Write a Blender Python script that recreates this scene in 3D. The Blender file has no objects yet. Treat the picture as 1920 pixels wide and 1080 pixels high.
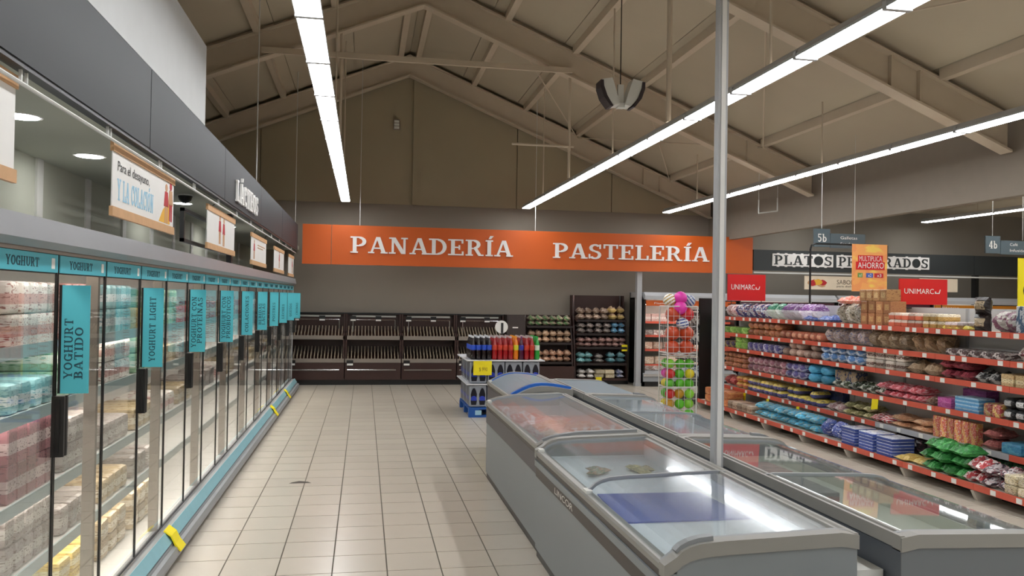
import bpy, bmesh, math, random
from mathutils import Vector, Matrix
rnd = random.Random(7)
SC = bpy.context.scene
COL = SC.collection
PI = math.pi

# ------------------------------------------------------------------ camera, world, exposure
def make_camera():
    yaw, pitch, roll = 0.17958, 0.01194, 0.01625
    f = Vector((math.sin(yaw)*math.cos(pitch), math.cos(yaw)*math.cos(pitch), math.sin(pitch)))
    r = Vector((math.cos(yaw), -math.sin(yaw), 0)); u = r.cross(f)
    r2 = r*math.cos(roll) + u*math.sin(roll); u2 = u*math.cos(roll) - r*math.sin(roll)
    cd = bpy.data.cameras.new('camera'); cam = bpy.data.objects.new('camera', cd); COL.objects.link(cam)
    m = Matrix((r2, u2, -f)).transposed().to_4x4(); m.translation = (0, 0, 1.698)
    cam.matrix_world = m
    cd.sensor_width = 36; cd.lens = 1525.43/1920*36; cd.clip_end = 200; cd.clip_start = .05
    SC.camera = cam
make_camera()
W = bpy.data.worlds.new('world'); SC.world = W; W.use_nodes = True
W.node_tree.nodes['Background'].inputs[0].default_value = (.9, .95, 1, 1)
W.node_tree.nodes['Background'].inputs[1].default_value = 0.05
SC.view_settings.view_transform = 'Standard'; SC.view_settings.look = 'None'
SC.view_settings.gamma = 1; SC.view_settings.use_curve_mapping = False
SC.view_settings.exposure = 0.7
TUBE = 13.0          # strength of the fluorescent battens
FRIDGE_LED = 11.0     # strength of the strips inside the wall fridges

# ------------------------------------------------------------------ helpers
def srgb(h):
    h = h.lstrip('#'); c = [int(h[i:i+2], 16)/255 for i in (0, 2, 4)]
    return tuple(x/12.92 if x <= .04045 else ((x+.055)/1.055)**2.4 for x in c)+(1,)
MATS = {}
def nodes_of(name):
    m = bpy.data.materials.new(name); m.use_nodes = True
    nt = m.node_tree; return m, nt, nt.nodes, nt.links, nt.nodes['Principled BSDF']
def mat(name, col, rough=.5, metal=0, spec=.5, var=.06, scale=6, bump=0, rand=0):
    """plain surface with a slight noise in colour; rand varies the tone from object to object"""
    if name in MATS: return MATS[name]
    m, nt, N, L, b = nodes_of(name)
    c = srgb(col)
    tc = N.new('ShaderNodeTexCoord'); nz = N.new('ShaderNodeTexNoise'); nz.inputs['Scale'].default_value = scale
    nz.inputs['Detail'].default_value = 3
    L.new(tc.outputs['Object'], nz.inputs['Vector'])
    mp = N.new('ShaderNodeMapRange'); mp.inputs[3].default_value = 1-var; mp.inputs[4].default_value = 1+var
    L.new(nz.outputs[0], mp.inputs[0])
    hs = N.new('ShaderNodeHueSaturation'); hs.inputs['Color'].default_value = c
    if rand:
        oi = N.new('ShaderNodeObjectInfo'); m2 = N.new('ShaderNodeMapRange')
        m2.inputs[3].default_value = 1-rand; m2.inputs[4].default_value = 1+rand
        L.new(oi.outputs['Random'], m2.inputs[0])
        mu = N.new('ShaderNodeMath'); mu.operation = 'MULTIPLY'
        L.new(mp.outputs[0], mu.inputs[0]); L.new(m2.outputs[0], mu.inputs[1]); L.new(mu.outputs[0], hs.inputs['Value'])
    else: L.new(mp.outputs[0], hs.inputs['Value'])
    L.new(hs.outputs[0], b.inputs['Base Color'])
    b.inputs['Roughness'].default_value = rough; b.inputs['Metallic'].default_value = metal
    b.inputs['Specular IOR Level'].default_value = spec
    if bump:
        bp = N.new('ShaderNodeBump'); bp.inputs['Strength'].default_value = bump; bp.inputs['Distance'].default_value = .01
        L.new(nz.outputs[0], bp.inputs['Height']); L.new(bp.outputs[0], b.inputs['Normal'])
    MATS[name] = m; return m
def packmat(name, c1, c2, c3, style='band', rough=.35, scale=8):
    """printed wrapper: c1 ground, c2 label or band, c3 print"""
    if name in MATS: return MATS[name]
    m, nt, N, L, b = nodes_of(name)
    tc = N.new('ShaderNodeTexCoord'); oi = N.new('ShaderNodeObjectInfo')
    nz = N.new('ShaderNodeTexNoise'); nz.noise_dimensions = '4D'; nz.inputs['Scale'].default_value = scale
    nz.inputs['Detail'].default_value = 2
    mpg = N.new('ShaderNodeMapping'); mpg.inputs['Scale'].default_value = (1, 1, 2.4); L.new(tc.outputs['Generated'], mpg.inputs['Vector'])
    L.new(mpg.outputs[0], nz.inputs['Vector'])
    wm = N.new('ShaderNodeMath'); wm.operation = 'MULTIPLY'; wm.inputs[1].default_value = 30
    L.new(oi.outputs['Random'], wm.inputs[0]); L.new(wm.outputs[0], nz.inputs['W'])
    st = N.new('ShaderNodeMapRange'); st.inputs[1].default_value = .56; st.inputs[2].default_value = .62
    L.new(nz.outputs[0], st.inputs[0])
    mixp = N.new('ShaderNodeMix'); mixp.data_type = 'RGBA'
    mixb = N.new('ShaderNodeMix'); mixb.data_type = 'RGBA'
    mixb.inputs[6].default_value = srgb(c1); mixb.inputs[7].default_value = srgb(c2)
    sx = N.new('ShaderNodeSeparateXYZ'); L.new(tc.outputs['Generated'], sx.inputs[0])
    def win(sock, a, bb):
        x = N.new('ShaderNodeMath'); x.operation = 'SUBTRACT'; x.inputs[1].default_value = (a+bb)/2; L.new(sock, x.inputs[0])
        y = N.new('ShaderNodeMath'); y.operation = 'ABSOLUTE'; L.new(x.outputs[0], y.inputs[0])
        z = N.new('ShaderNodeMath'); z.operation = 'LESS_THAN'; z.inputs[1].default_value = (bb-a)/2; L.new(y.outputs[0], z.inputs[0])
        return z.outputs[0]
    if style == 'band': fac = win(sx.outputs[2], .3, .62)
    elif style == 'edge': fac = win(sx.outputs[2], .84, 1.2)
    elif style == 'top': fac = win(sx.outputs[2], .6, 1.2)
    elif style == 'label':
        q = N.new('ShaderNodeMath'); q.operation = 'MULTIPLY'
        L.new(win(sx.outputs[2], .28, .75), q.inputs[0]); L.new(win(sx.outputs[1], .2, .8), q.inputs[1]); fac = q.outputs[0]
    elif style == 'stripe':
        wv = N.new('ShaderNodeTexWave'); wv.inputs['Scale'].default_value = 1.6; wv.inputs['Distortion'].default_value = 1.5
        wv.bands_direction = 'DIAGONAL'; L.new(tc.outputs['Generated'], wv.inputs['Vector'])
        g = N.new('ShaderNodeMath'); g.operation = 'GREATER_THAN'; g.inputs[1].default_value = .5; L.new(wv.outputs[0], g.inputs[0]); fac = g.outputs[0]
    else:
        vo = N.new('ShaderNodeTexNoise'); vo.inputs['Scale'].default_value = 3.0; L.new(tc.outputs['Generated'], vo.inputs['Vector'])
        g = N.new('ShaderNodeMath'); g.operation = 'GREATER_THAN'; g.inputs[1].default_value = .5; L.new(vo.outputs[0], g.inputs[0]); fac = g.outputs[0]
    L.new(fac, mixb.inputs[0]); L.new(mixb.outputs[2], mixp.inputs[6]); mixp.inputs[7].default_value = srgb(c3)
    L.new(st.outputs[0], mixp.inputs[0])
    hs = N.new('ShaderNodeHueSaturation'); m2 = N.new('ShaderNodeMapRange'); m2.inputs[3].default_value = .62; m2.inputs[4].default_value = 1.25
    L.new(oi.outputs['Random'], m2.inputs[0]); L.new(m2.outputs[0], hs.inputs['Value']); L.new(mixp.outputs[2], hs.inputs['Color']); hs.inputs['Saturation'].default_value = .88
    L.new(hs.outputs[0], b.inputs['Base Color']); b.inputs['Roughness'].default_value = rough
    MATS[name] = m; return m
def emit(name, col, s):
    if name in MATS: return MATS[name]
    m, nt, N, L, b = nodes_of(name)
    b.inputs['Base Color'].default_value = (.8, .8, .8, 1); b.inputs['Emission Color'].default_value = srgb(col); b.inputs['Emission Strength'].default_value = s
    MATS[name] = m; return m
def glass(name, tint='ffffff', f0=.045, rough=.02, fog=0, haze=0):
    """clear pane: passes light straight through, reflects by angle (Schlick)"""
    if name in MATS: return MATS[name]
    m, nt, N, L, b = nodes_of(name); N.remove(b); out = N['Material Output']
    lw = N.new('ShaderNodeLayerWeight'); lw.inputs[0].default_value = .5
    pw = N.new('ShaderNodeMath'); pw.operation = 'POWER'; pw.inputs[1].default_value = 5.2; L.new(lw.outputs['Facing'], pw.inputs[0])
    mr = N.new('ShaderNodeMapRange'); mr.inputs[3].default_value = f0; mr.inputs[4].default_value = 1; L.new(pw.outputs[0], mr.inputs[0])
    t = N.new('ShaderNodeBsdfTransparent'); t.inputs[0].default_value = srgb(tint)
    g = N.new('ShaderNodeBsdfGlossy'); g.inputs['Roughness'].default_value = rough
    if fog:      # smeared pane: a blurred reflection beside the sharp one
        g2 = N.new('ShaderNodeBsdfGlossy'); g2.inputs['Roughness'].default_value = fog
        mg = N.new('ShaderNodeMixShader'); mg.inputs[0].default_value = .65; L.new(g.outputs[0], mg.inputs[1]); L.new(g2.outputs[0], mg.inputs[2]); g = mg
    mx = N.new('ShaderNodeMixShader'); L.new(mr.outputs[0], mx.inputs[0]); L.new(t.outputs[0], mx.inputs[1]); L.new(g.outputs[0], mx.inputs[2])
    if haze:     # frost on the pane scatters a little light
        df = N.new('ShaderNodeBsdfDiffuse'); df.inputs[0].default_value = srgb('eef3f5')
        tl = N.new('ShaderNodeBsdfTranslucent'); tl.inputs[0].default_value = srgb('eef3f5')
        mh = N.new('ShaderNodeMixShader'); mh.inputs[0].default_value = .4; L.new(df.outputs[0], mh.inputs[1]); L.new(tl.outputs[0], mh.inputs[2])
        mz = N.new('ShaderNodeMixShader'); mz.inputs[0].default_value = haze; L.new(mx.outputs[0], mz.inputs[1]); L.new(mh.outputs[0], mz.inputs[2]); mx = mz
    L.new(mx.outputs[0], out.inputs[0]); MATS[name] = m; return m

ORG = {}   # world origin of every thing or part
def empty(name, loc):
    o = bpy.data.objects.new(name, None); COL.objects.link(o); o.location = loc; o.empty_display_size = .1
    ORG[o.name] = Vector(loc); return o
def thing(name, label, cat, loc=(0, 0, 0), group=None):
    return tag(empty(name, loc), label, cat, group)
def tag(o, label=None, cat=None, group=None, kind=None):
    if label: o['label'] = label
    if cat: o['category'] = cat
    if group: o['group'] = group
    if kind: o['kind'] = kind
    return o
def link(name, me, parent=None, loc=(0, 0, 0), rz=0, scale=None, rot=None):
    o = bpy.data.objects.new(name, me); COL.objects.link(o); o.location = loc
    o.rotation_euler = rot if rot else (0, 0, rz)
    if scale: o.scale = scale
    if parent: o.parent = parent
    ORG[o.name] = Vector(loc) + (ORG.get(parent.name, Vector()) if parent else Vector())
    return o
X_, Y_, Z_ = Vector((1, 0, 0)), Vector((0, 1, 0)), Vector((0, 0, 1))
class MB:
    def __init__(s): s.v = []; s.f = []; s.m = []
    def add(s, vs, fs, mi=0):
        n = len(s.v); s.v += [tuple(v) for v in vs]; s.f += [tuple(i+n for i in f) for f in fs]; s.m += [mi]*len(fs); return s
    def box(s, x0, y0, z0, x1, y1, z1, mi=0):
        return s.add([(x0,y0,z0),(x1,y0,z0),(x1,y1,z0),(x0,y1,z0),(x0,y0,z1),(x1,y0,z1),(x1,y1,z1),(x0,y1,z1)],
              [(0,3,2,1),(4,5,6,7),(0,1,5,4),(1,2,6,5),(2,3,7,6),(3,0,4,7)], mi)
    def prism(s, poly, o, r, u, n, d, mi=0):
        """2-D polygon in the frame o + a r + b u, extruded by d along n"""
        o, r, u, n = Vector(o), Vector(r), Vector(u), Vector(n)
        a = [o+r*x+u*y for x, y in poly]; b = [p+n*d for p in a]; k = len(poly)
        fs = [tuple(range(k-1, -1, -1)), tuple(range(k, 2*k))]+[(i, (i+1) % k, (i+1) % k+k, i+k) for i in range(k)]
        return s.add(a+b, fs, mi)
    def alongy(s, poly, y0, y1, mi=0): return s.prism(poly, (0, y0, 0), X_, Z_, Y_, y1-y0, mi)
    def alongx(s, poly, x0, x1, mi=0): return s.prism(poly, (x0, 0, 0), Y_, Z_, X_, x1-x0, mi)
    def tube(s, p0, p1, r, n=6, mi=0, r1=None):
        p0, p1 = Vector(p0), Vector(p1); d = (p1-p0).normalized(); r1 = r if r1 is None else r1
        a = d.cross(Z_ if abs(d.z) < .9 else X_).normalized(); b = d.cross(a)
        vs = [p0+(a*math.cos(2*PI*i/n)+b*math.sin(2*PI*i/n))*r for i in range(n)]+[p1+(a*math.cos(2*PI*i/n)+b*math.sin(2*PI*i/n))*r1 for i in range(n)]
        return s.add(vs, [(i, (i+1) % n, (i+1) % n+n, i+n) for i in range(n)]+[tuple(range(n-1, -1, -1)), tuple(range(n, 2*n))], mi)
    def path(s, pts, r, n=6, mi=0):
        for a, b in zip(pts, pts[1:]): s.tube(a, b, r, n, mi)
        return s
    def lathe(s, prof, c, n=10, mi=0):
        c = Vector(c); vs = []; fs = []
        for r, z in prof: vs += [c+Vector((r*math.cos(2*PI*i/n), r*math.sin(2*PI*i/n), z)) for i in range(n)]
        for k in range(len(prof)-1): fs += [(k*n+i, k*n+(i+1) % n, (k+1)*n+(i+1) % n, (k+1)*n+i) for i in range(n)]
        fs += [tuple(range(n-1, -1, -1)), tuple(range((len(prof)-1)*n, len(prof)*n))]
        return s.add(vs, fs, mi)
    def sphere(s, c, r, n=10, k=6, mi=0):
        return s.lathe([(max(r*math.sin(PI*i/k), r*.02), -r*math.cos(PI*i/k)) for i in range(k+1)], c, n, mi)
    def mesh(s, name, mats, smooth=False, off=(0, 0, 0)):
        me = bpy.data.meshes.new(name); off = Vector(off)
        me.from_pydata([tuple(Vector(v)-off) for v in s.v], [], s.f)
        for x in (mats if isinstance(mats, (list, tuple)) else [mats]): me.materials.append(x)
        bm = bmesh.new(); bm.from_mesh(me)
        for f, mi in zip(bm.faces, s.m): f.material_index = mi; f.smooth = smooth
        bmesh.ops.recalc_face_normals(bm, faces=bm.faces); bm.to_mesh(me); bm.free(); return me
    def build(s, name, mats, parent=None, smooth=False, at=None):
        """at: the object's own origin in world space (top level); children keep their thing's origin"""
        off = ORG[parent.name] if parent else Vector(at or (0, 0, 0))
        me = s.mesh(name, mats, smooth, off)
        return link(name, me, parent, (0, 0, 0) if parent else off)
def box(name, m, parent, *b): return MB().box(*b).build(name, m, parent)
def struct(o): o['kind'] = 'structure'; return o

# --- slab-serif lettering drawn from strokes
def arc(cx, cy, rx, ry, a0, a1, t, n=10):
    o = []; i = []
    for k in range(n+1):
        a = math.radians(a0+(a1-a0)*k/n); o.append((cx+rx*math.cos(a), cy+ry*math.sin(a))); i.append((cx+(rx-t)*math.cos(a), cy+(ry-t*.75)*math.sin(a)))
    return [[o[k], o[k+1], i[k+1], i[k]] for k in range(n)]
def rc(x0, y0, x1, y1): return [[(x0, y0), (x1, y0), (x1, y1), (x0, y1)]]
def bar(x0, y0, x1, y1, t): return [[(x0-t/2, y0), (x0+t/2, y0), (x1+t/2, y1), (x1-t/2, y1)]]
S = .17; H = .085
def stem(x): return rc(x-S/2, 0, x+S/2, 1)
def feet(x, lo=True, hi=True, w=.17):
    return (rc(x-w, 0, x+w, H) if lo else [])+(rc(x-w, 1-H, x+w, 1) if hi else [])
GL = {
 'A': (.86, bar(.14,0,.4,1,.1)+bar(.7,0,.44,1,.18)+rc(.22,.27,.62,.27+H)+feet(.14,1,0,.14)+feet(.71,1,0,.16)),
 'B': (.76, stem(.2)+feet(.15)+rc(.2,1-H,.42,1)+rc(.2,0,.42,H)+rc(.2,.48,.42,.56)+arc(.4,.76,.26,.24,90,-90,S)+arc(.4,.26,.3,.27,90,-90,S)),
 'C': (.78, arc(.42,.5,.38,.5,40,320,S)+rc(.66,.62,.74,.98)),
 'D': (.84, stem(.2)+feet(.15)+rc(.2,1-H,.42,1)+rc(.2,0,.42,H)+arc(.38,.5,.4,.5,90,-90,S)),
 'E': (.74, stem(.2)+feet(.15)+rc(.2,1-H,.66,1)+rc(.2,0,.68,H)+rc(.2,.46,.52,.54)+rc(.59,.75,.67,1)+rc(.61,0,.69,.25)+rc(.46,.36,.53,.64)),
 'G': (.84, arc(.42,.5,.38,.5,45,360,S)+rc(.5,.4,.84,.4+H)+rc(.64,0,.78,.42)+rc(.66,.66,.74,.98)),
 'H': (.92, stem(.2)+stem(.7)+feet(.2)+feet(.7)+rc(.2,.46,.7,.54)),
 'I': (.42, stem(.21)+feet(.21)),
 'L': (.72, stem(.2)+feet(.2)+rc(.2,0,.66,H)+rc(.58,0,.67,.3)),
 'N': (.92, bar(.2,0,.2,1,.1)+bar(.72,0,.72,1,.1)+bar(.68,0,.22,1,.2)+feet(.18,1,1,.15)+feet(.72,0,1,.15)),
 'O': (.84, arc(.42,.5,.39,.5,0,360,S,18)),
 'P': (.76, stem(.2)+feet(.18,1,1,.17)+rc(.2,1-H,.42,1)+rc(.2,.4,.42,.48)+arc(.4,.7,.31,.3,90,-90,S)),
 'Q': (.84, arc(.42,.5,.39,.5,0,360,S,18)+bar(.72,-.12,.5,.2,.14)),
 'R': (.86, stem(.2)+feet(.18,1,1,.17)+rc(.2,1-H,.42,1)+rc(.2,.42,.42,.5)+arc(.4,.71,.29,.29,90,-90,S)+bar(.68,0,.46,.46,.17)+rc(.6,0,.84,H)),
 'S': (.68, arc(.34,.735,.28,.265,30,270,S*.9)+arc(.34,.265,.3,.29,90,-150,S*.9)+rc(.55,.68,.62,.98)+rc(.04,.02,.11,.32)),
 'T': (.78, stem(.39)+feet(.39,1,0)+rc(.04,1-H,.74,1)+rc(.04,.72,.12,1)+rc(.66,.72,.74,1)),
 'U': (.88, rc(.12,.35,.29,1)+rc(.66,.35,.76,1)+arc(.44,.35,.32,.35,180,360,.16)+feet(.2,0,1)+feet(.71,0,1,.14)),
 'M': (1.04, bar(.16,0,.16,1,.1)+bar(.86,0,.86,1,.17)+bar(.5,.1,.2,1,.17)+bar(.5,.1,.82,1,.1)+feet(.16,1,1,.13)+feet(.86,1,1,.15)),
 'V': (.86, bar(.43,0,.14,1,.18)+bar(.43,0,.72,1,.1)+feet(.16,0,1,.15)+feet(.7,0,1,.14)),
 'Y': (.86, bar(.43,.45,.14,1,.18)+bar(.43,.45,.72,1,.1)+rc(.34,0,.51,.47)+feet(.43,1,0)+feet(.15,0,1,.14)+feet(.71,0,1,.14)),
 ' ': (.4, []), '4': (.7, rc(.42,0,.57,1)+bar(.1,.3,.46,1,.1)+rc(.05,.24,.66,.33)+rc(.32,0,.66,H)),
 '5': (.68, rc(.12,.55,.2,1)+rc(.12,.88,.6,1)+arc(.33,.33,.3,.33,120,-140,.15)),
 'b': (.74, rc(.13,0,.29,1)+rc(.04,1-H,.2,1)+arc(.4,.32,.3,.33,0,360,.15,14)),
}
ACC = {'Á': 'A', 'Í': 'I', 'Ó': 'O'}
def glyph(ch):
    if ch in ACC:
        w, p = GL[ACC[ch]]; c = w/2
        return w, p+[[(c-.04, 1.07), (c+.07, 1.07), (c+.2, 1.27), (c+.04, 1.27)]]
    return GL[ch]
def slab_width(t, gap=.06): return sum(glyph(c)[0]+gap for c in t)-gap
def slab(mb, t, o, r, u, h, width=None, d=.004, gap=.06, mi=0):
    """lettering t from o, along r, h high, squeezed to width; extruded along r x u"""
    o, r, u = Vector(o), Vector(r), Vector(u); n = r.cross(u)
    k = (width/slab_width(t, gap)) if width else h; x = 0
    for c in t:
        w, polys = glyph(c)
        for q, p in enumerate(polys): mb.prism([((x+a)*k, b*h) for a, b in p], o, r, u, n, d*(1+.03*(q % 7)), mi)
        x += w+gap
    return mb
FONT_CACHE = {}
def text_shape(t):
    if t not in FONT_CACHE:
        c = bpy.data.curves.new('t', 'FONT'); c.body = t; c.resolution_u = 3; c.align_x = 'LEFT'
        o = bpy.data.objects.new('t', c); COL.objects.link(o)
        dg = bpy.context.evaluated_depsgraph_get(); me = bpy.data.meshes.new_from_object(o.evaluated_get(dg))
        vs = [tuple(v.co) for v in me.vertices]; fs = [tuple(p.vertices) for p in me.polygons]
        bpy.data.objects.remove(o); bpy.data.curves.remove(c); bpy.data.meshes.remove(me)
        x0 = min(v[0] for v in vs); x1 = max(v[0] for v in vs); y0 = min(v[1] for v in vs); y1 = max(v[1] for v in vs)
        FONT_CACHE[t] = ([((x-x0)/(x1-x0), (y-y0)/(y1-y0)) for x, y, z in vs], fs)
    return FONT_CACHE[t]
def sans(mb, t, o, r, u, w, h, d=.002, mi=0):
    """plain flat lettering filling a w x h rectangle, lifted d off the surface"""
    vs, fs = text_shape(t); o, r, u = Vector(o), Vector(r), Vector(u); n = r.cross(u)
    return mb.add([o+r*(x*w)+u*(y*h)+n*d for x, y in vs], fs, mi)

# ------------------------------------------------------------------ materials
M = dict(
 grout=mat('grout', '5f5a50', .9), tile=mat('floor_tile', 'c6bdaf', .26, var=.05, scale=3, rand=.035, spec=.5),
 wall=mat('grey_plaster', '948c81', .85, var=.04, scale=2), roof=mat('roof_panel', 'b9ae99', .75, var=.06, scale=1.5, rand=.03),
 gable=mat('gable_panel', 'a69b82', .75, var=.08, scale=1.2), steel=mat('beige_painted_steel', 'c8baa6', .55, var=.05),
 white=mat('white_paint', 'e8e6e2', .6, var=.03), offwhite=mat('offwhite', 'd8d8d2', .6), plaster=mat('greenish_plaster', 'b9bbac', .85, var=.04, scale=2),
 fascia=mat('charcoal_panel', '303235', .55, spec=.3, var=.07, scale=1.5), dark=mat('dark_sign', '2f3334', .5), black=mat('black_plastic', '141414', .35),
 ltgrey=mat('light_grey_metal', 'b4b5b7', .4, var=.04), midgrey=mat('mid_grey_metal', '8f9294', .42, var=.04), taupe=mat('taupe_metal', '8c8278', .45),
 teal=mat('turquoise_card', '4fb9c9', .45, var=.03), tealtext=mat('dark_teal_print', '1d4a58', .6), tealstrip=mat('pale_teal_strip', '8dbcc6', .3, var=.1, scale=12),
 orange=mat('orange_sign', 'cf5c14', .5, var=.04, scale=1), letter=mat('white_letter', 'f2efec', .5), red=mat('red_card', 'd8191d', .4),
 yellow=mat('yellow_card', 'f6e21a', .45), amber=packmat('amber_card', 'e8850a', 'ec9410', 'eec014', 'blot', .5, 1.6),
 wood=mat('pale_wood', 'cfa377', .6, var=.15, scale=14), brown=mat('dark_walnut', '3b221c', .45, var=.12, scale=8), slat=mat('tan_slat', 'a39580', .5),
 chrome=mat('chrome', 'c9c9c9', .22, 1), freezer=mat('freezer_grey', '888e91', .4, var=.03, scale=2), freezer2=mat('freezer_dark_grey', '73787c', .4, var=.03, scale=2),
 rim=mat('freezer_rim', '95938d', .4, var=.04), band=mat('brown_band', '463d38', .4, var=.05), liner=mat('white_liner', 'e9eef0', .4, var=.02),
 linergrey=mat('green_grey_liner', 'd6d9c9', .4, var=.03), navy=mat('blue_mat', '2f4fb5', .45, var=.12, scale=9), bluetrim=mat('blue_trim', '1f66c4', .35),
 shelfred=mat('salmon_price_rail', 'd65f49', .4, var=.06), shelf=mat('cream_shelf', 'c9c2b6', .5), backp=mat('pale_back_panel', 'd9d9d9', .55, var=.03),
 paper=mat('price_paper', 'f0eee8', .6), wire=mat('white_wire', 'cfcfcb', .4), burgundy=mat('burgundy_header', '4c1f2c', .5),
 glassdoor=glass('door_glass', 'f7f9f8', .1), glasslid=glass('lid_glass', 'f6f9f9', .05, .025, haze=.05), glassfog=glass('foggy_lid_glass', 'f8fbfc', .1, .02, .11, .06), glassblue=glass('bluish_lid_glass', 'dbe9f4', .1, .1, haze=.32),
 tube=emit('fluorescent', 'fbfdff', TUBE), led=emit('led_strip', 'fff4ea', FRIDGE_LED), down=emit('downlight', 'ffffff', 30.0),
 figred=mat('red_print', 'b8232b', .6), lblue=mat('light_blue_print', '9cc6dd', .6), ochre=mat('ochre_print', 'e8b23a', .6), ink=mat('black_print', '2a2a2c', .6), skin=mat('tan_print', 'c9986f', .6),
)

# ------------------------------------------------------------------ setting
WX0, WX1, WY0, WY1 = -4.5, 17.0, -6.0, 16.2
fl = struct(MB().box(WX0, WY0, -.12, WX1, WY1, -.005).build('floor', M['grout']))
T = .33333; TX, TY = -.8297, 5.428; G = .004
def tile_box(mb, x, y): mb.box(x+G, y+G, -.005, x+T-G, y+T-G, 0)
tm = MB(); tm.box(G, G, -.006, T-G, T-G, 0); tile_me = tm.mesh('tile', M['tile'])
single = set()
cand = [(i, j) for j in range(-4, 24) for i in range(-1, 6)]+[(i, j) for j in range(-4, 12) for i in range(12, 18)]
for i, j in cand[:296]:
    single.add((i, j)); link('tile', tile_me, fl, (TX+i*T, TY+j*T, 0))
rest = MB()
for i in range(-10, 53):
    for j in range(-34, 33):
        if (i, j) not in single: tile_box(rest, TX+i*T, TY+j*T)
tag(rest.build('tile', M['tile'], fl), kind='stuff')

for x, y, w in ((-.53, 7.55, .1), (-.1, 4.42, .07), (.5, 4.52, .04), (.08, 4.55, .05), (1.02, 4.55, .09)):
    MB().prism([(-w, 0), (w*.9, .0), (w*.6, .05), (-.2*w, .09), (-w*.8, .04)], (x, y, 0), X_, Y_, Z_, .001).build('chip', mat('dark_chip', '4a443c', .9), fl)
def roof_z(x): return 6.48-.41*abs(x-.8)
wb = struct(MB().box(WX0, WY1, 0, WX1, WY1+.15, 3.5).build('wall_back', M['wall']))
MB().box(7.16, WY1, 3.5, WX1, WY1+.15, 3.8).build('upper_strip', M['wall'], wb)
gb = [-4.5, -2.0, -.49, .96, 3.0, 5.0, 7.15]
for a, b in zip(gb, gb[1:]):
    pts = [(a+.008, 3.5), (b-.008, 3.5), (b-.008, roof_z(b))]+([(.8, roof_z(.8))] if a < .8 < b else [])+[(a+.008, roof_z(a))]
    MB().prism(pts, (0, WY1-.02, 0), X_, Z_, Y_, .06).build('panel', M['gable'], wb)
MB().box(WX0, WY1+.02, 3.4, 7.15, WY1+.1, 6.6).build('backing', M['gable'], wb)
MB().box(.9, WY1-.08, 3.5, 1.0, WY1-.02, 6.2).build('post', M['gable'], wb)
struct(MB().box(WX0, WY0-.1, 0, WX1, WY0, 6.8).build('wall_front', M['wall']))
wl = struct(MB().box(-1.32, WY0, 2.955, -1.2, 6.42, 3.55).build('wall_left', mat('pale_bulkhead', 'b9bab9', .7)))
struct(MB().box(-2.25, WY0, 0, -2.1, WY1, 2.6).build('wall_recess', M['plaster']))
wr_ = bpy.data.objects['wall_recess']
for k in range(14): MB().box(-2.1, 1.9+k*.95, 1.9, -2.085, 2.0+k*.95, 2.55).build('batten', M['offwhite'], wr_)
struct(MB().box(WX0, WY0, 2.55, -1.255, WY1, 2.62).build('ceiling_recess', M['plaster']))
struct(MB().box(WX0-.1, WY0, 0, WX0, WY1, 4.6).build('wall_outer', M['gable']))
struct(MB().box(7.15, WY0, 2.93, 7.27, WY1, 3.92).build('wall_bulkhead', mat('brown_bulkhead', '857b6f', .85)))
struct(MB().box(WX1, WY0, 0, WX1+.1, WY1, 3.8).build('wall_right', M['wall']))
struct(MB().box(7.27, WY0, 3.72, WX1, WY1, 3.8).build('ceiling_side', M['roof']))
# roof: backing sheet, panels, rafters, purlins
ce = MB()
for sgn, xe in ((-1, -4.6), (1, 7.3)):
    ce.prism([(.8, roof_z(.8)+.03), (xe, roof_z(xe)+.03), (xe, roof_z(xe)+.1), (.8, roof_z(.8)+.1)], (0, WY0, 0), X_, Z_, Y_, WY1-WY0)
ce = struct(ce.build('ceiling', M['roof']))
frames = [16.0, 12.1, 8.02, 3.92, -.2, -4.3]
px = [.8, 1.85, 2.95, 4.05, 5.1, 6.15, 7.25]
for side in (1, -1):
    for a, b in zip(px, px[1:]):
        xa, xb = (a, b) if side > 0 else (1.6-a, max(1.6-b, -4.55))
        if xa <= -4.5: continue
        for y0, y1 in zip(frames[1:5], frames[:4]):
            MB().prism([(xa+.006*side, roof_z(xa)), (xb-.006*side, roof_z(xb)), (xb-.006*side, roof_z(xb)+.03), (xa+.006*side, roof_z(xa)+.03)], (0, y0+.01, 0), X_, Z_, Y_, y1-y0-.02).build('panel', M['roof'], ce)
for y in frames:
    w = MB(); fg = MB(); A = 6.02
    for xe in (-4.5, 7.1):
        z1 = A-.41*abs(xe-.8)
        w.prism([(.8, A), (xe, z1), (xe, z1+.37), (.8, A+.37)], (0, y-.012, 0), X_, Z_, Y_, .024)
        fg.prism([(.8, A-.02), (xe, z1-.02), (xe, z1+.005), (.8, A+.005)], (0, y-.09, 0), X_, Z_, Y_, .18)
        fg.prism([(.8, A+.36), (xe, z1+.36), (xe, z1+.385), (.8, A+.385)], (0, y-.09, 0), X_, Z_, Y_, .18)
    for xs in (5.6, 5.95):
        w.box(xs, y-.07, A-.41*(xs-.8), xs+.012, y+.07, A-.41*(xs-.8)+.36)
    r = w.build('rafter', M['steel'], ce); fg.build('flange', M['steel'], r)
    if 0 < y < 14:
        MB().box(-1.5, y-.12, 5.13, 3.06, y-.07, 5.2).box(-1.5, y-.12, 5.2, 3.06, y-.04, 5.21).build('tie_beam', M['steel'], ce)
for x in (.62, .96, 2.06, 3.11, 4.2, 5.2, 6.21, -.49, -1.57, -2.6, -3.6):
    z = roof_z(x)
    for y0, y1 in zip(frames[1:], frames):
        MB().box(x-.05, y0+.1, z-.1, x+.05, y1-.1, z+.02).build('purlin', M['steel'], ce)
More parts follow.
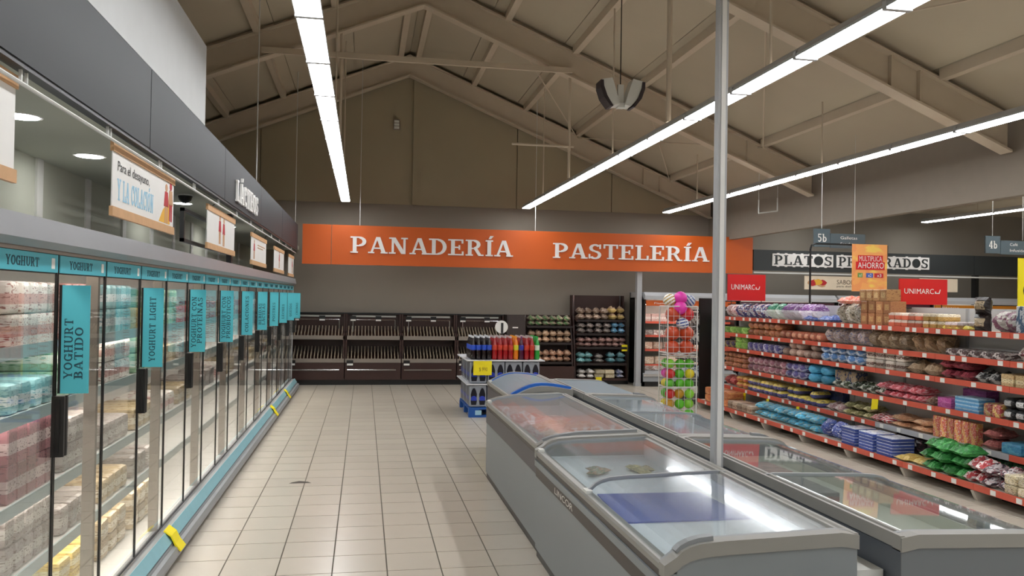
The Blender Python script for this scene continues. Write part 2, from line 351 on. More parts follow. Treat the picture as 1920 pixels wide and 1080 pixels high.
for (x0, y0, x1, y1) in ((4.2, 12.0, 6.2, 16.0), (6.2, 12.0, 4.2, 16.0), (2.06, 12.1, 4.2, 16), (4.2, 8.1, 6.2, 12), (6.2, 4, 4.9, 8)):
    MB().tube((x0, y0, roof_z(x0)-.12), (x1, y1, roof_z(x1)-.12), .012, 5).build('brace_rod', M['steel'], ce)
MB().tube((2.16, 12.1, 4.03), (3.12, 12.1, 4.03), .02).build('conduit', M['steel'], ce)

# ------------------------------------------------------------------ fluorescent rows
lh = MB().prism([(-.05, .085), (.05, .085), (.085, .03), (.085, .012), (-.085, .012), (-.085, .03)], (0, .005, 0), X_, Z_, Y_, 1.02).mesh('housing', M['ltgrey'])
lt = MB().prism([(-.072, 0), (.072, 0), (.08, .014), (-.08, .014)], (0, .024, 0), X_, Z_, Y_, .985).mesh('diffuser', M['tube'])
up = MB().box(-.03, .03, .0855, .03, .99, .088).mesh('roof_fill_strip', emit('roof_fill_strip', 'fff6ea', 1.3))  # glowing strip added on the housing top to brighten the roof
lb = MB().box(-.088, -.02, -.003, .088, .02, .05).mesh('end_clip', M['ltgrey'])
rows = [(-.375, 15.58, 20, 'in the row over the dairy aisle floor', 'fluorescent row over the dairy aisle'),
        (3.1, 15.68, 20, 'in the row crossing behind the white pole', 'fluorescent row above the freezers'),
        (5.95, 15.55, 20, 'in the row over the packed shelves', 'fluorescent row over the packed shelves'),
        (11.8, 15.6, 20, 'in the low row beyond the bulkhead', 'fluorescent row beyond the bulkhead'),
        (8.9, 15.6, 20, 'in the row hidden beside the bulkhead', 'fluorescent row beside the bulkhead')]
NTH = 'first second third fourth fifth sixth seventh eighth ninth tenth eleventh twelfth thirteenth fourteenth fifteenth sixteenth seventeenth eighteenth nineteenth twentieth'.split()
for (x, ye, n, ph, grp) in rows:
    for k in range(n):
        t = thing('fluorescent_light', NTH[k]+' batten light from the back wall '+ph, 'light', (x, ye-1.03*(k+1), 3.45), grp)
        link('housing', lh, t); link('diffuser', lt, t); x < 7 and link('roof_fill_strip', up, t); link('end_clip', lb, t)
        if x < 7 and k % 4 == 1:
            zt = roof_z(x)-3.47
            MB().tube((x, ye-1.03*(k+.5), 3.5), (x, ye-1.03*(k+.5), 3.47+zt), .012, 5).build('hanger_rod', M['steel'], t)
        elif x > 7 and k % 4 == 1:
            MB().tube((x, ye-1.03*(k+.5), 3.5), (x, ye-1.03*(k+.5), 3.73), .012, 5).build('hanger_rod', M['steel'], t)
for (x, y, z0, r_, lab) in ((3.08, 8.02, 3.55, .03, 'thick brown hanger pipe beside the two speakers'), (3.05, 12.1, 3.55, .022, 'thin brown hanger pipe with a crossbar near the gable'), (-.39, 12.1, 3.55, .022, 'brown hanger pipe above the light row over the dairy aisle')):
    tag(MB().tube((x, y, z0), (x, y, roof_z(x)-.4 if y != 8.02 else 5.1), r_, 8).build('hanger_pipe', M['steel'], at=(x, y, z0)), lab, 'pipe')
t = thing('gable_vent', 'small pale square vent on the brown gable wall', 'vent', (.57, 16.17, 5.07))
MB().box(.51, 16.13, 4.97, .63, 16.19, 5.17).build('frame', M['taupe'], t)
for k in range(3): MB().box(.522, 16.115, 4.985+k*.06, .618, 16.135, 5.03+k*.06).build('slat', M['offwhite'], t)
# speakers on a cable
t = thing('speaker_cluster', 'pair of pale loudspeakers hung by a cable under the roof', 'speaker', (2.55, 8.0, 3.66))
MB().tube((2.55, 8.0, 3.9), (2.55, 8.0, 5.2), .006, 5).build('cable', M['black'], t)
for s in (-1, 1):
    bdy = MB().prism([(.03, 0), (.09, -.01), (.17, .08), (.215, .2), (.215, .25), (.11, .27), (.06, .12)], (2.55, 7.92, 3.68), X_*s, Z_, Y_, .16).build('cabinet', M['offwhite'], t)
    MB().prism([(.1, -.02), (.13, -.02), (.2, .07), (.235, .17), (.235, .24), (.205, .24), (.2, .18), (.165, .085)], (2.55, 7.91, 3.68), X_*s, Z_, Y_, .18).build('grille', mat('dark_plum', '352c30', .5), bdy)
MB().box(2.515, 7.96, 3.66, 2.585, 8.04, 3.71).box(2.52, 7.98, 3.71, 2.58, 8.02, 3.9).build('bracket', M['offwhite'], t)

# ------------------------------------------------------------------ fascia, posters, rail over the dairy fridges
t = thing('dairy_fascia', 'long charcoal fascia with white slab lettering above the glass-door fridges', 'sign', (-1.2, 6, 2.5))
ys = [-2.6, -.12, 2.37, 4.86, 7.35, 9.84, 12.33, 15.15]
for a, b in zip(ys, ys[1:]): box('panel', M['fascia'], t, -1.25, a+.006, 2.505, -1.2, b-.006, 2.952)
box('edge_strip', M['black'], t, -1.25, -2.6, 2.487, -1.205, 15.15, 2.505)
k = 1.5/slab_width('LÁCTEOS'); x = 7.92
for c in 'LÁCTEOS':
    mb = MB()
    slab(mb, c, (-1.2, x, 2.56), Y_, Z_, .2, glyph(c)[0]*k, .02); mb.build('letter', M['letter'], t); x += (glyph(c)[0]+.06)*k
t = thing('poster_rail', 'thin white poster rail hung under the charcoal fascia', 'rail', (-1.22, 6, 2.41))
MB().tube((-1.225, -1, 2.44), (-1.225, 15.1, 2.44), .008, 8).build('tube', M['wire'], t)
for k in range(14): MB().box(-1.23, 1.2+k-.03, 2.44, -1.22, 1.2+k-.02, 2.489).box(-1.23, 1.2+k+.02, 2.44, -1.22, 1.2+k+.03, 2.489).build('hook', M['wire'], t)
def poster(y0, y1, z0, z1, label, fn):
    t = thing('hanging_poster', label, 'poster', (-1.25, (y0+y1)/2, z1))
    box('paper', M['white'], t, -1.256, y0, z0, -1.25, y1, z1)
    for za, zb in ((z1-.008, z1+.04), (z0-.008, z0+.04)): box('wooden_bar', M['wood'], t, -1.261, y0-.01, za, -1.243, y1+.01, zb)
    for yy in (y0+.2, y1-.2): MB().tube((-1.25, yy, z1+.04), (-1.225, yy, 2.44), .003, 4).build('cord', M['black'], t)
    fn(t, y0, y1, z0+.05, z1-.02)
def figure(mb, y, z, h, mi=(0, 1)):
    """printed figure: head, torso, legs as flat shapes"""
    n = 10
    mb.prism([(.12*h*math.cos(2*PI*i/n), .1*h*math.sin(2*PI*i/n)) for i in range(n)], (-1.25, y, z+h*.9), Y_, Z_, X_, .002, mi[1])
    mb.prism([(-.24*h, -.28*h), (.24*h, -.28*h), (.15*h, .1*h), (-.15*h, .1*h)], (-1.25, y, z+h*.7), Y_, Z_, X_, .002, mi[0])
    for s in (-1, 1): mb.prism([(s*.04*h, 0), (s*.16*h, 0), (s*.16*h, .44*h), (s*.02*h, .44*h)], (-1.25, y, z), Y_, Z_, X_, .002, mi[1])
def p_breakfast(t, y0, y1, z0, z1):
    mb = MB(); sans(mb, 'Para el desayuno,', (-1.25, y0+.08, z1-.09), Y_, Z_, .62, .065); mb.build('lettering', M['ink'], t)
    mb = MB(); slab(mb, 'Y LA COLACIÓN', (-1.25, y0+.08, z0+.03), Y_, Z_, .11, .72, .002); mb.build('lettering', M['lblue'], t)
    mb = MB(); mb.prism([(0, 0), (.28, 0), (.28, .16), (.1, .08)], (-1.25, y1-.38, z0), Y_, Z_, X_, .0015, 2)
    figure(mb, y1-.2, z0+.0, .25); figure(mb, y1-.085, z0+.02, .25, (1, 0)); mb.build('picture', [M['figred'], M['skin'], M['ochre']], t)
def p_two(t, y0, y1, z0, z1):
    mb = MB(); figure(mb, y0+.58, z0+.01, .25); figure(mb, y0+.78, z0+.0, .25, (0, 1)); mb.build('picture', [M['figred'], M['skin']], t)
def p_text(t, y0, y1, z0, z1):
    mb = MB(); figure(mb, y0+.25, z0+.01, .22); mb.build('picture', [M['figred'], M['skin']], t)
    mb = MB()
    for k in range(2): mb.box(-1.25, y0+.55, z1-.06-k*.03, -1.248, y1-.15-k*.2, z1-.05-k*.03)
    mb.build('print', M['skin'], t)
def p_one(t, y0, y1, z0, z1):
    mb = MB(); figure(mb, y0+.7, z0+.01, .25, (0, 1)); mb.build('picture', [M['figred'], M['skin']], t)
poster(1.9, 3.2, 2.09, 2.43, 'white poster with wooden bars cut off by the picture edge', p_text)
poster(4.36, 5.68, 2.085, 2.41, 'white breakfast poster with pale blue lettering and wooden bars', p_breakfast)
poster(6.86, 8.25, 2.065, 2.375, 'white poster with two red-dressed printed figures before the black frame', p_two)
poster(9.45, 10.85, 2.035, 2.345, 'white poster with figure and brown print past the black post', p_text)
poster(11.8, 13.2, 2.02, 2.33, 'white poster with single figure second from the orange sign', p_one)
poster(14.0, 15.0, 2.01, 2.33, 'last white poster beside the orange sign end', p_one)
# recess bits
for (x, y, lab) in ((-1.72, 3.1, 'unseen downlight added behind the cut-off poster to light the recess'), (-1.72, 8.2, 'unseen downlight added behind the two-figure poster to light the recess'), (-1.72, 10.9, 'unseen downlight added behind the far posters to light the recess'), (-1.72, 5.52, 'round recessed downlight left of the breakfast poster'), (-1.67, 4.35, 'round recessed downlight beside the cut-off poster')):  # those behind posters are unseen lamps added to brighten the recess
    t = thing('downlight', lab, 'light', (x, y, 2.55))
    MB().lathe([(.078, -.006), (.078, 0)], (x, y, 2.55), 20).build('lens', M['down'], t)
    MB().lathe([(.08, -.004), (.095, -.004), (.095, 0), (.08, 0)], (x, y, 2.55), 20).build('rim', M['white'], t)
t = thing('security_camera', 'small dark dome camera on the recess ceiling', 'camera', (-1.55, 7.48, 2.55))
MB().lathe([(.02, -.075), (.05, -.05), (.06, -.02), (.06, 0)], (-1.55, 7.48, 2.55), 12).build('dome', M['black'], t, True)
MB().lathe([(.07, -.012), (.07, 0)], (-1.55, 7.48, 2.55), 12).build('base', M['white'], t)
t = thing('black_frame_post', 'black metal post with a hooped frame on top of the fridges', 'frame', (-1.34, 7.6, 1.97))
MB().box(-1.37, 6.44, 2.31, -1.34, 8.6, 2.335).box(-1.37, 6.44, 2.08, -1.34, 8.6, 2.105).box(-1.37, 6.44, 2.08, -1.34, 6.47, 2.335).build('hoop', M['black'], t)
MB().box(-1.38, 8.6, 1.97, -1.33, 8.68, 2.5).build('post', M['black'], t)
for (y, z1, lab) in ((9.53, 3.9, 'long thin wire holding the charcoal fascia mid-length'), (14.8, 3.9, 'thin wire holding the charcoal fascia near the orange sign')):
    tag(MB().tube((-1.22, y, 2.95), (-1.22, y, roof_z(-1.22)-.02), .007, 5).build('hanging_wire', M['wire'], at=(-1.22, y, 2.95)), lab, 'wire')

# ------------------------------------------------------------------ orange bakery sign and dark prepared-meals fascia
t = thing('bakery_sign', 'long orange bakery sign with raised white slab letters', 'sign', (3, 15.2, 2.26))
for a, b in ((-1.12, -.61), (-.6, 7.66)): box('panel', M['orange'], t, a, 15.2, 2.255, b, 15.26, 2.98)
for word, x0, x1, z0, h in (('PANADERÍA', -.27, 2.76, 2.475, .3), ('PASTELERÍA', 3.54, 6.72, 2.475, .285)):
    k = (x1-x0)/slab_width(word, .03); x = x0
    for c in word:
        mb = MB(); slab(mb, c, (x, 15.2, z0), X_, Z_, h, glyph(c)[0]*k, .03); mb.build('letter', M['letter'], t); x += (glyph(c)[0]+.03)*k
for x in (-.1, 3.2, 6.9): MB().tube((x, 15.23, 2.98), (x, 15.23, roof_z(x)), .006, 5).build('wire', M['wire'], t)
t = thing('prepared_meals_sign', 'dark grey fascia with stencilled black letters on white strips', 'sign', (11, 15.2, 2.33))
for a, b in ((7.68, 12.7), (12.71, 16)): box('panel', M['dark'], t, a, 15.2, 2.33, b, 15.26, 2.745)
box('rail', M['wire'], t, 7.68, 15.17, 2.27, 15.9, 15.2, 2.3)
for word, x0, x1 in (('PLATOS', 8.08, 9.42), ('PREPARADOS', 9.5, 11.62)):
    bd = MB().box(x0, 15.18, 2.425, x1, 15.2, 2.675)
    for k in range(7): bd.box(x0+.1+k*(x1-x0-.2)/6.5, 15.183, 2.41, x0+.15+k*(x1-x0-.2)/6.5, 15.2, 2.69)
    bd.build('letter_board', M['letter'], t)
    k = (x1-x0-.06)/slab_width(word); x = x0+.03
    for c in word:
        mb = MB(); slab(mb, c, (x, 15.18, 2.455), X_, Z_, .19, glyph(c)[0]*k, .008)
        if c == 'O': mb.prism([(.3*k*math.cos(2*PI*i/14)+.42*k, .08*math.sin(2*PI*i/14)+.095) for i in range(14)], (x, 15.18, 2.455), X_, Z_, -Y_, .008)
        mb.build('letter', M['dark'], t); x += (glyph(c)[0]+.06)*k
# meal poster below
def wall_poster(x0, x1, label, full=True):
    t = thing('wall_poster', label, 'poster', ((x0+x1)/2, 15.2, 1.96))
    box('card', mat('cream_card', 'e3d3bb', .6), t, x0, 15.19, 1.965, x1, 15.2, 2.24)
    if full:
        mb = MB()
        for i in range(9): mb.prism([(.1*math.cos(2*PI*k/8)*rnd.uniform(.6, 1), .06*math.sin(2*PI*k/8)) for k in range(8)], (x0+.28+rnd.uniform(-.13, .2), 15.19, 2.09+rnd.uniform(-.05, .07)), X_, Z_, -Y_, .003+.0006*i, i % 3)
        mb.build('picture', [M['ochre'], M['skin'], M['figred']], t)
        mb = MB(); sans(mb, 'SABOR LISTO', (x0+.72, 15.19, 2.08), X_, Z_, .75, .09); sans(mb, 'para disfrutar', (x0+.72, 15.19, 2.01), X_, Z_, .5, .05); mb.build('lettering', mat('brown_print', '5a4a3c', .6), t)
wall_poster(8.79, 10.6, 'cream meal poster with food picture under the dark fascia')
wall_poster(11.4, 12.3, 'cream card edge showing behind the right red sign', False)
for (x, lab) in ((12.85, 'black post on the back wall right of the red sign'), (15.0, 'black post beneath the dark fascia end')):
    tag(MB().box(x-.05, 15.3, 1.7, x+.05, 15.4, 2.33).build('wall_post', M['black'], at=(x, 15.3, 1.7)), lab, 'post')

# ------------------------------------------------------------------ glass-door dairy fridges
JY = lambda k: 3.656+.6335*k
SHELF_Z = (.22, .49, .80, 1.17, 1.455)
ORD = ['nearest', 'second', 'third', 'fourth']
handle_me = MB().prism([(-.005, -.013), (.034, -.013), (.042, -.008), (.042, .008), (.034, .013), (-.005, .013)], (0, 0, 0), X_, Y_, Z_, .25)
for z in (.008, .024): handle_me.box(z-.003, -.0155, .012, z+.003, -.013, .238)
handle_me = handle_me.mesh('handle', M['black'])
def fridge(k0, k1, label):
    y0, y1 = JY(k0), JY(k1)
    t = thing('glass_door_fridge', label, 'fridge', (-1.6, (y0+y1)/2, 0))
    box('back_panel', M['white'], t, -2.08, y0, .02, -2.02, y1, 1.9)
    box('inner_floor', M['white'], t, -2.02, y0, .1, -1.29, y1, .16)
    MB().alongy([(-2.08, 1.86), (-1.23, 1.86), (-1.2, 1.885), (-1.22, 1.975), (-1.3, 1.985), (-2.08, 1.985)], y0, y1).build('cornice', mat('cornice_grey', '909194', .35), t)
    box('lintel', M['taupe'], t, -1.31, y0, 1.845, -1.24, y1, 1.86)
    MB().alongy([(-1.3, .03), (-1.125, .03), (-1.115, .06), (-1.125, .10), (-1.15, .103), (-1.155, .118), (-1.165, .118), (-1.205, .185), (-1.3, .17)], y0, y1).build('bumper', M['midgrey'], t)
    MB().alongy([(-1.162, .123), (-1.158, .127), (-1.198, .19), (-1.204, .187)], y0, y1).build('price_strip', M['tealstrip'], t)
    box('toe_kick', M['black'], t, -1.3, y0, 0, -1.16, y1, .03)
    for z in SHELF_Z[1:]:
        s = box('shelf', M['white'], t, -2.02, y0+.01, z-.025, -1.42, y1-.01, z)
        box('price_strip', mat('grey_teal_strip', 'b4c8ca', .3, var=.1, scale=10), s, -1.42, y0+.01, z-.045, -1.412, y1-.01, z+.01)
        box('light_strip', M['led'], s, -1.46, y0+.02, z-.033, -1.43, y1-.02, z-.026)
    box('light_strip', M['led'], t, -1.36, y0+.05, 1.83, -1.32, y1-.05, 1.845)
    for yy in ([y0] if k0 == -3 else [])+[y1]:
        if yy > 15: box('side_panel', M['ltgrey'], t, -2.08, yy-.02, 0, -1.25, yy+.02, 1.95)
    for k in range(k0, k1):
        a, b = JY(k), JY(k+1)
        if k % 2 == 0:
            box('mullion', M['taupe'], t, -1.33, b-.03, .17, -1.275, b, 1.84)
        d = MB()
        for yy, w in ((a+.003, .008), (b-.011, .008)): d.box(-1.259, yy, .185, -1.25, yy+w, 1.845)
        d.box(-1.259, a+.011, .185, -1.25, b-.011, .2).box(-1.259, a+.011, 1.765, -1.2555, b-.011, 1.845)
        d = d.build('door', M['black'], t)
        box('pane', M['glassdoor'], d, -1.257, a+.011, .2, -1.253, b-.011, 1.765)
        box('header', M['teal'], d, -1.255, a+.012, 1.77, -1.247, b-.012, 1.843)
        mb = MB(); slab(mb, 'YOGHURT', (-1.247, a+.12, 1.788), Y_, Z_, .036, .3, .001); mb.build('lettering', M['tealtext'], d)
        box('sticker', M['paper'], d, -1.247, b-.085, 1.785, -1.2455, b-.05, 1.828)
        hy = a+.016 if k % 2 == 0 else b-.016
        link('handle', handle_me, d, Vector((-1.25, hy, 1.012))-ORG[d.name])
fridge(-3, 3, 'nearest run of glass-door fridge cut off by the left picture edge')
fridge(3, 9, 'second run of glass-door fridge past the long cornice joint')
fridge(9, 15, 'third run of glass-door fridge along the dairy aisle')
fridge(15, 18, 'short last run of glass-door fridge near the bread racks')
blades = [('YOGHURT', 'BATIDO'), ('YOGHURT LIGHT',), ('YOGHURT CON', 'PROTEÍNAS'), ('YOGHURT CON', 'PROBIÓTICOS'), ('COLACIONES',), ('BEBIDAS', 'LÁCTEAS'), ('POSTRES',), ('LECHES',), ('QUESOS',), ('CREMAS',)]
what = ['turquoise blade sign reading YOGHURT BATIDO over the nearest door handles', 'turquoise blade sign with the single line YOGHURT LIGHT', 'turquoise blade sign reading YOGHURT CON PROTEÍNAS', 'turquoise blade sign reading YOGHURT CON PROBIÓTICOS', 'fifth turquoise blade sign along the fridges', 'sixth turquoise blade sign, with two lines, along the fridges', 'fourth turquoise blade sign from the bread racks', 'third turquoise blade sign from the bread racks', 'second turquoise blade sign from the bread racks', 'farthest turquoise blade sign, nearest the bread racks']
for i, (ln, lab) in enumerate(zip(blades, what)):
    y = JY(2*i)+.01; x0, z0 = -1.245, 1.27
    t = thing('blade_sign', lab, 'sign', (x0, y, z0))
    box('card', M['teal'], t, x0+.008, y-.004, z0, x0+.118, y+.004, z0+.45)
    box('clip', M['black'], t, x0, y-.006, z0, x0+.01, y+.006, z0+.45)
    mb = MB()
    for q, s in enumerate(ln):
        xx = x0+(.078 if len(ln) == 1 else (.055, .095)[q]); w = min(.37, .037*len(s)) if len(s) > 7 else .036*len(s)
        slab(mb, s, (xx, y-.004, z0+(.03 if len(s) > 9 else .06)), Z_, -X_, .033, w, .001)
    mb.build('lettering', M['tealtext'], t)
for (y, lab) in ((5.48, 'large yellow price tag curling off the fridge bumper'), (11.3, 'small yellow price tag midway along the fridge bumper'), (13.2, 'pale yellow price tag near the bumper end')):
    t = thing('price_tag', lab, 'price tag', (-1.16, y, .11))
    MB().prism([(-.21, .2), (-.165, .165), (-.14, .11), (-.105, .07), (-.1, .075), (-.135, .12), (-.16, .17), (-.205, .206)], (-1.0, y-.07, 0), X_, Z_, Y_, .14).build('card', M['yellow'], t)

# ------------------------------------------------------------------ pack shapes
def pillow_mesh(name, m, w, d, h, crimp=True, seed=0, bulge=.5):
    """bag: w along y, h up, d thick; front towards -x"""
    r = random.Random(seed); nu, nv = 7, 6; mb = MB(); vs = []
    for side in (-1, 1):
        for i in range(nu+1):
            for j in range(nv+1):
                u, v = i/nu, j/nv
                tk = (max(math.sin(PI*u), 0)**bulge)*(max(math.sin(PI*v), 0)**bulge)*d/2
                if 0 < i < nu and 0 < j < nv: tk *= r.uniform(.66, 1.1)
                sx = .94+.06*math.cos(2*PI*v)
                vs.append((side*(tk+.001), (u-.5)*w*sx+r.uniform(-.01, .01)*w, v*h*(1+r.uniform(-.02, .02))))
    fs = []; q = (nu+1)*(nv+1)
    for s in range(2):
        for i in range(nu):
            for j in range(nv):
                a = s*q+i*(nv+1)+j; fs.append((a, a+1, a+nv+2, a+nv+1))
    ring = [i*(nv+1) for i in range(nu+1)]+[nu*(nv+1)+j for j in range(1, nv+1)]+[i*(nv+1)+nv for i in range(nu-1, -1, -1)]+[j for j in range(nv-1, 0, -1)]
    for a, b in zip(ring, ring[1:]+ring[:1]): fs.append((a, b, b+q, a+q))
    mb.add(vs, fs); return mb.mesh(name, m)
def flat_bag_mesh(name, m, w, d, h, seed=0):
    """bag lying down: d front to back (x), w along y, h high"""
    r = random.Random(seed); mb = MB(); nu, nv = 8, 7; vs = []
    for side in (0, 1):
        for i in range(nu+1):
            for j in range(nv+1):
                u, v = i/nu, j/nv
                tk = (max(math.sin(PI*u), 0)**.5)*(max(math.sin(PI*v), 0)**.5)
                z = h*.35+(h*.65*tk*r.uniform(.6, 1.1) if side else -h*.35*min(tk*1.4, 1))
                vs.append(((v-.5)*d, (u-.5)*w, z+(.002 if side else 0)))
    q = (nu+1)*(nv+1); fs = []
    for s in range(2):
        for i in range(nu):
            for j in range(nv):
                a = s*q+i*(nv+1)+j; fs.append((a, a+1, a+nv+2, a+nv+1))
    ring = [i*(nv+1) for i in range(nu+1)]+[nu*(nv+1)+j for j in range(1, nv+1)]+[i*(nv+1)+nv for i in range(nu-1, -1, -1)]+[j for j in range(nv-1, 0, -1)]
    for a, b in zip(ring, ring[1:]+ring[:1]): fs.append((a, b, b+q, a+q))
    mb.add(vs, fs); return mb.mesh(name, m)
def brick_mesh(name, m, w, d, h, bev=.18, seg=1):
    me = bpy.data.meshes.new(name); bm = bmesh.new(); bmesh.ops.create_cube(bm, size=1)
    for v in bm.verts: v.co = (v.co.x*d, v.co.y*w, (v.co.z+.5)*h)
    bmesh.ops.bevel(bm, geom=bm.edges[:], offset=bev*min(w, d, h), segments=seg, affect='EDGES', profile=.6)
    bm.to_mesh(me); bm.free(); me.materials.append(m); return me
def roll_mesh(name, m, w, d, h):
    """biscuit roll with tapered ends, lying front to back"""
    mb = MB(); n = 10; vs = []; fs = []
    prof = [(.55, -.5), (1, -.4), (1, .4), (.55, .5)]
    for r, x in prof: vs += [(x*d, w/2*r*math.cos(2*PI*i/n), h/2+h/2*r*math.sin(2*PI*i/n)) for i in range(n)]
    for k in range(3): fs += [(k*n+i, k*n+(i+1) % n, (k+1)*n+(i+1) % n, (k+1)*n+i) for i in range(n)]
    fs += [tuple(range(n-1, -1, -1)), tuple(range(3*n, 4*n))]
    mb.add(vs, fs); return mb.mesh(name, m, True)
SHAPES = {'bag': pillow_mesh, 'flat': flat_bag_mesh, 'brick': brick_mesh, 'roll': roll_mesh}
def shape(kind, name, m, w, d, h, seed=0):
    if kind == 'bag': return pillow_mesh(name, m, w, d, h, seed=seed)
    if kind == 'flat': return flat_bag_mesh(name, m, w, d, h, seed=seed)
    if kind == 'box': return brick_mesh(name, m, w, d, h, .05)
    if kind == 'brick': return brick_mesh(name, m, w, d, h, .22, 2)
    return roll_mesh(name, m, w, d, h)
PRINT = {'bag': 'bag', 'flat': 'bag', 'box': 'box', 'brick': 'packet', 'roll': 'packet'}
def stock(name, label, cat, kind, cols, style, x, y0, y1, z, w, d, h, layers=1, group=None, lean=0, jit=.0, n=None, face='x', skip=None):
    """rows of one product on a shelf: along y (face x) or along x (face y)"""
    ORDS = ['first', 'second', 'third', 'fourth', 'fifth', 'sixth', 'seventh', 'eighth', 'ninth', 'tenth', 'eleventh', 'twelfth']
    m = packmat(name+'_'+'_'.join(cols)+style, *cols, style)
    mes = [shape(kind, name, m, w, d, h, s) for s in range(3 if kind in ('bag', 'flat') else 1)]
    cnt = n or max(1, int((y1-y0)/(w*.99))); pitch = (y1-y0)/cnt
    for L in range(layers):
        for i in range(cnt):
            if skip and (i, L) in skip: continue
            a = y0+(i+.5)*pitch
            jx, ja = rnd.uniform(-1, 1)*jit, rnd.uniform(-1, 1)*(.05+jit*4)
            p = (x+jx, a, z+L*h*.99) if face == 'x' else (a, x+jx, z+L*h*.99)
            rz = ja+(0 if face == 'x' else PI/2)
            o = link(name, mes[(i+L) % len(mes)], None, p, rot=(0, lean, rz))
            left = (cnt-1-i) if face == 'x' and x > 0 else i        # counted as one faces the shelf
            lay = '' if layers == 1 else (('lower', 'upper') if layers == 2 else ('bottom', 'second', 'third', 'fourth', 'fifth', 'top'))[L if L < layers-1 or layers == 2 else -1]+' layer '
            sfx = ', '+lay+(ORDS[left]+' from left' if cnt > 1 else '').strip()
            full = label
            short = label
            for cut in ('', ' in two layers', ' in three layers', ' in two long layers', ' stacked double', ' in the long double row', ' under the yellow sign', ' lying', ' rounded', ' printed', ' in the'):
                short = short.replace(cut, '') if cut else short
                for sf in (sfx, sfx.replace(' layer', '')):
                    if full == label and (cnt > 1 or lay) and left < 12 and len((short+sf).split()) <= 16: full = short+sf.rstrip(', ')
            tag(o, full, cat, group or label[:110])
# ------------------------------------------------------------------ dairy stock behind the doors
def dairy(k, sz, kind, name, what, cols, style, w, h, layers, d=.32):
    a, b = JY(k)+.03, JY(k+1)-.08
    lv = {0: 'bottom', 1: 'lowest', 2: 'second lowest', 3: 'middle', 4: 'top'}[sz]
    dn = {-1: 'nearest visible', 0: 'first full', 1: 'second full', 2: 'third full', 3: 'fourth full', 4: 'fifth full', 5: 'sixth full', 6: 'seventh full'}.get(k, 'far')
    z = SHELF_Z[sz] if sz else .16
    stock(name, '%s on the %s shelf, %s fridge door' % (what, lv, dn), name.split('_')[-1], kind, cols, style, -1.44-d/2, a, b, z+.001, w, d, h, layers)
pk = ('d99a92', 'f0d9d2', 'a85a58'); ck = ('c9b083', 'efe3c8', '8b6b3d'); bl = ('8fc3c8', 'e6eff0', '4d8f9c'); wt = ('ece6df', 'd7a8a0', '9c5a58'); gy = ('b7aca6', 'd9d2cb', '7c6a66'); pr = ('b06a74', 'e4c8c6', '71404e'); yl = ('e5c453', 'f2e6b0', 'a88020'); rd = ('c4383c', 'e9d4c8', '8a1e28'); gn = ('9cc8a2', 'e7efe2', '4f8f62')
for k, rowsx in {
 -1: [(4, pk, .09, .14, 2), (3, ck, .1, .13, 2), (2, pr, .09, .15, 2), (1, gy, .09, .13, 2)],
  0: [(4, wt, .09, .14, 2), (3, bl, .11, .13, 1), (2, pr, .1, .16, 2), (1, gy, .1, .13, 2), (0, bl, .1, .15, 1)],
  1: [(4, pk, .09, .14, 2), (3, gn, .1, .13, 2), (2, gy, .1, .13, 2), (1, gy, .12, .14, 1), (0, yl, .15, .1, 2)],
  2: [(4, bl, .09, .14, 2), (3, wt, .1, .12, 2), (2, gy, .12, .14, 1), (1, ck, .12, .13, 1), (0, ck, .15, .11, 2)],
  3: [(4, yl, .1, .13, 1), (3, gn, .1, .13, 2), (2, ck, .12, .14, 1), (1, gy, .14, .14, 1), (0, ck, .16, .12, 2)],
  4: [(4, gn, .1, .13, 2), (3, ck, .1, .13, 1), (2, wt, .14, .14, 1)],
  5: [(4, rd, .1, .13, 1), (3, gy, .12, .13, 1), (2, ck, .15, .14, 1)],
  6: [(4, ck, .1, .13, 1), (3, wt, .14, .13, 1), (2, gy, .15, .14, 1)]}.items():
    for sz, c, w, h, ly in rowsx:
        nm = {pk: 'pink', ck: 'tan', bl: 'pale blue', wt: 'white', gy: 'grey', pr: 'plum', yl: 'yellow', rd: 'red', gn: 'pale green'}[c]
        dairy(k, sz, 'brick' if h <= .14 else 'box', 'yoghurt_pack', nm+' dairy multipack', c, 'band', w, h, ly)
for k in range(7, 18):
    for sz, c, nm in ((4, (wt, rd, ck)[k % 3], 'small'), (2, (ck, gy, wt)[k % 3], 'wide')):
        a, b = JY(k)+.06, JY(k+1)-.1
        stock('dairy_carton', '%s dairy cartons on the %s shelf, fridge door %s after the sixth blade sign' % (nm, 'top' if sz == 4 else 'second lowest', ['just before', 'one', 'two', 'three', 'four', 'five', 'six', 'seven', 'eight', 'nine', 'ten'][k-7]) if k != 7 else '%s dairy cartons on the %s shelf just before the fifth blade sign' % (nm, 'top' if sz == 4 else 'second lowest'), 'carton', 'box', c, 'band', -1.6, a, b, SHELF_Z[sz]+.001, .2 if sz == 2 else .15, .25, .16)

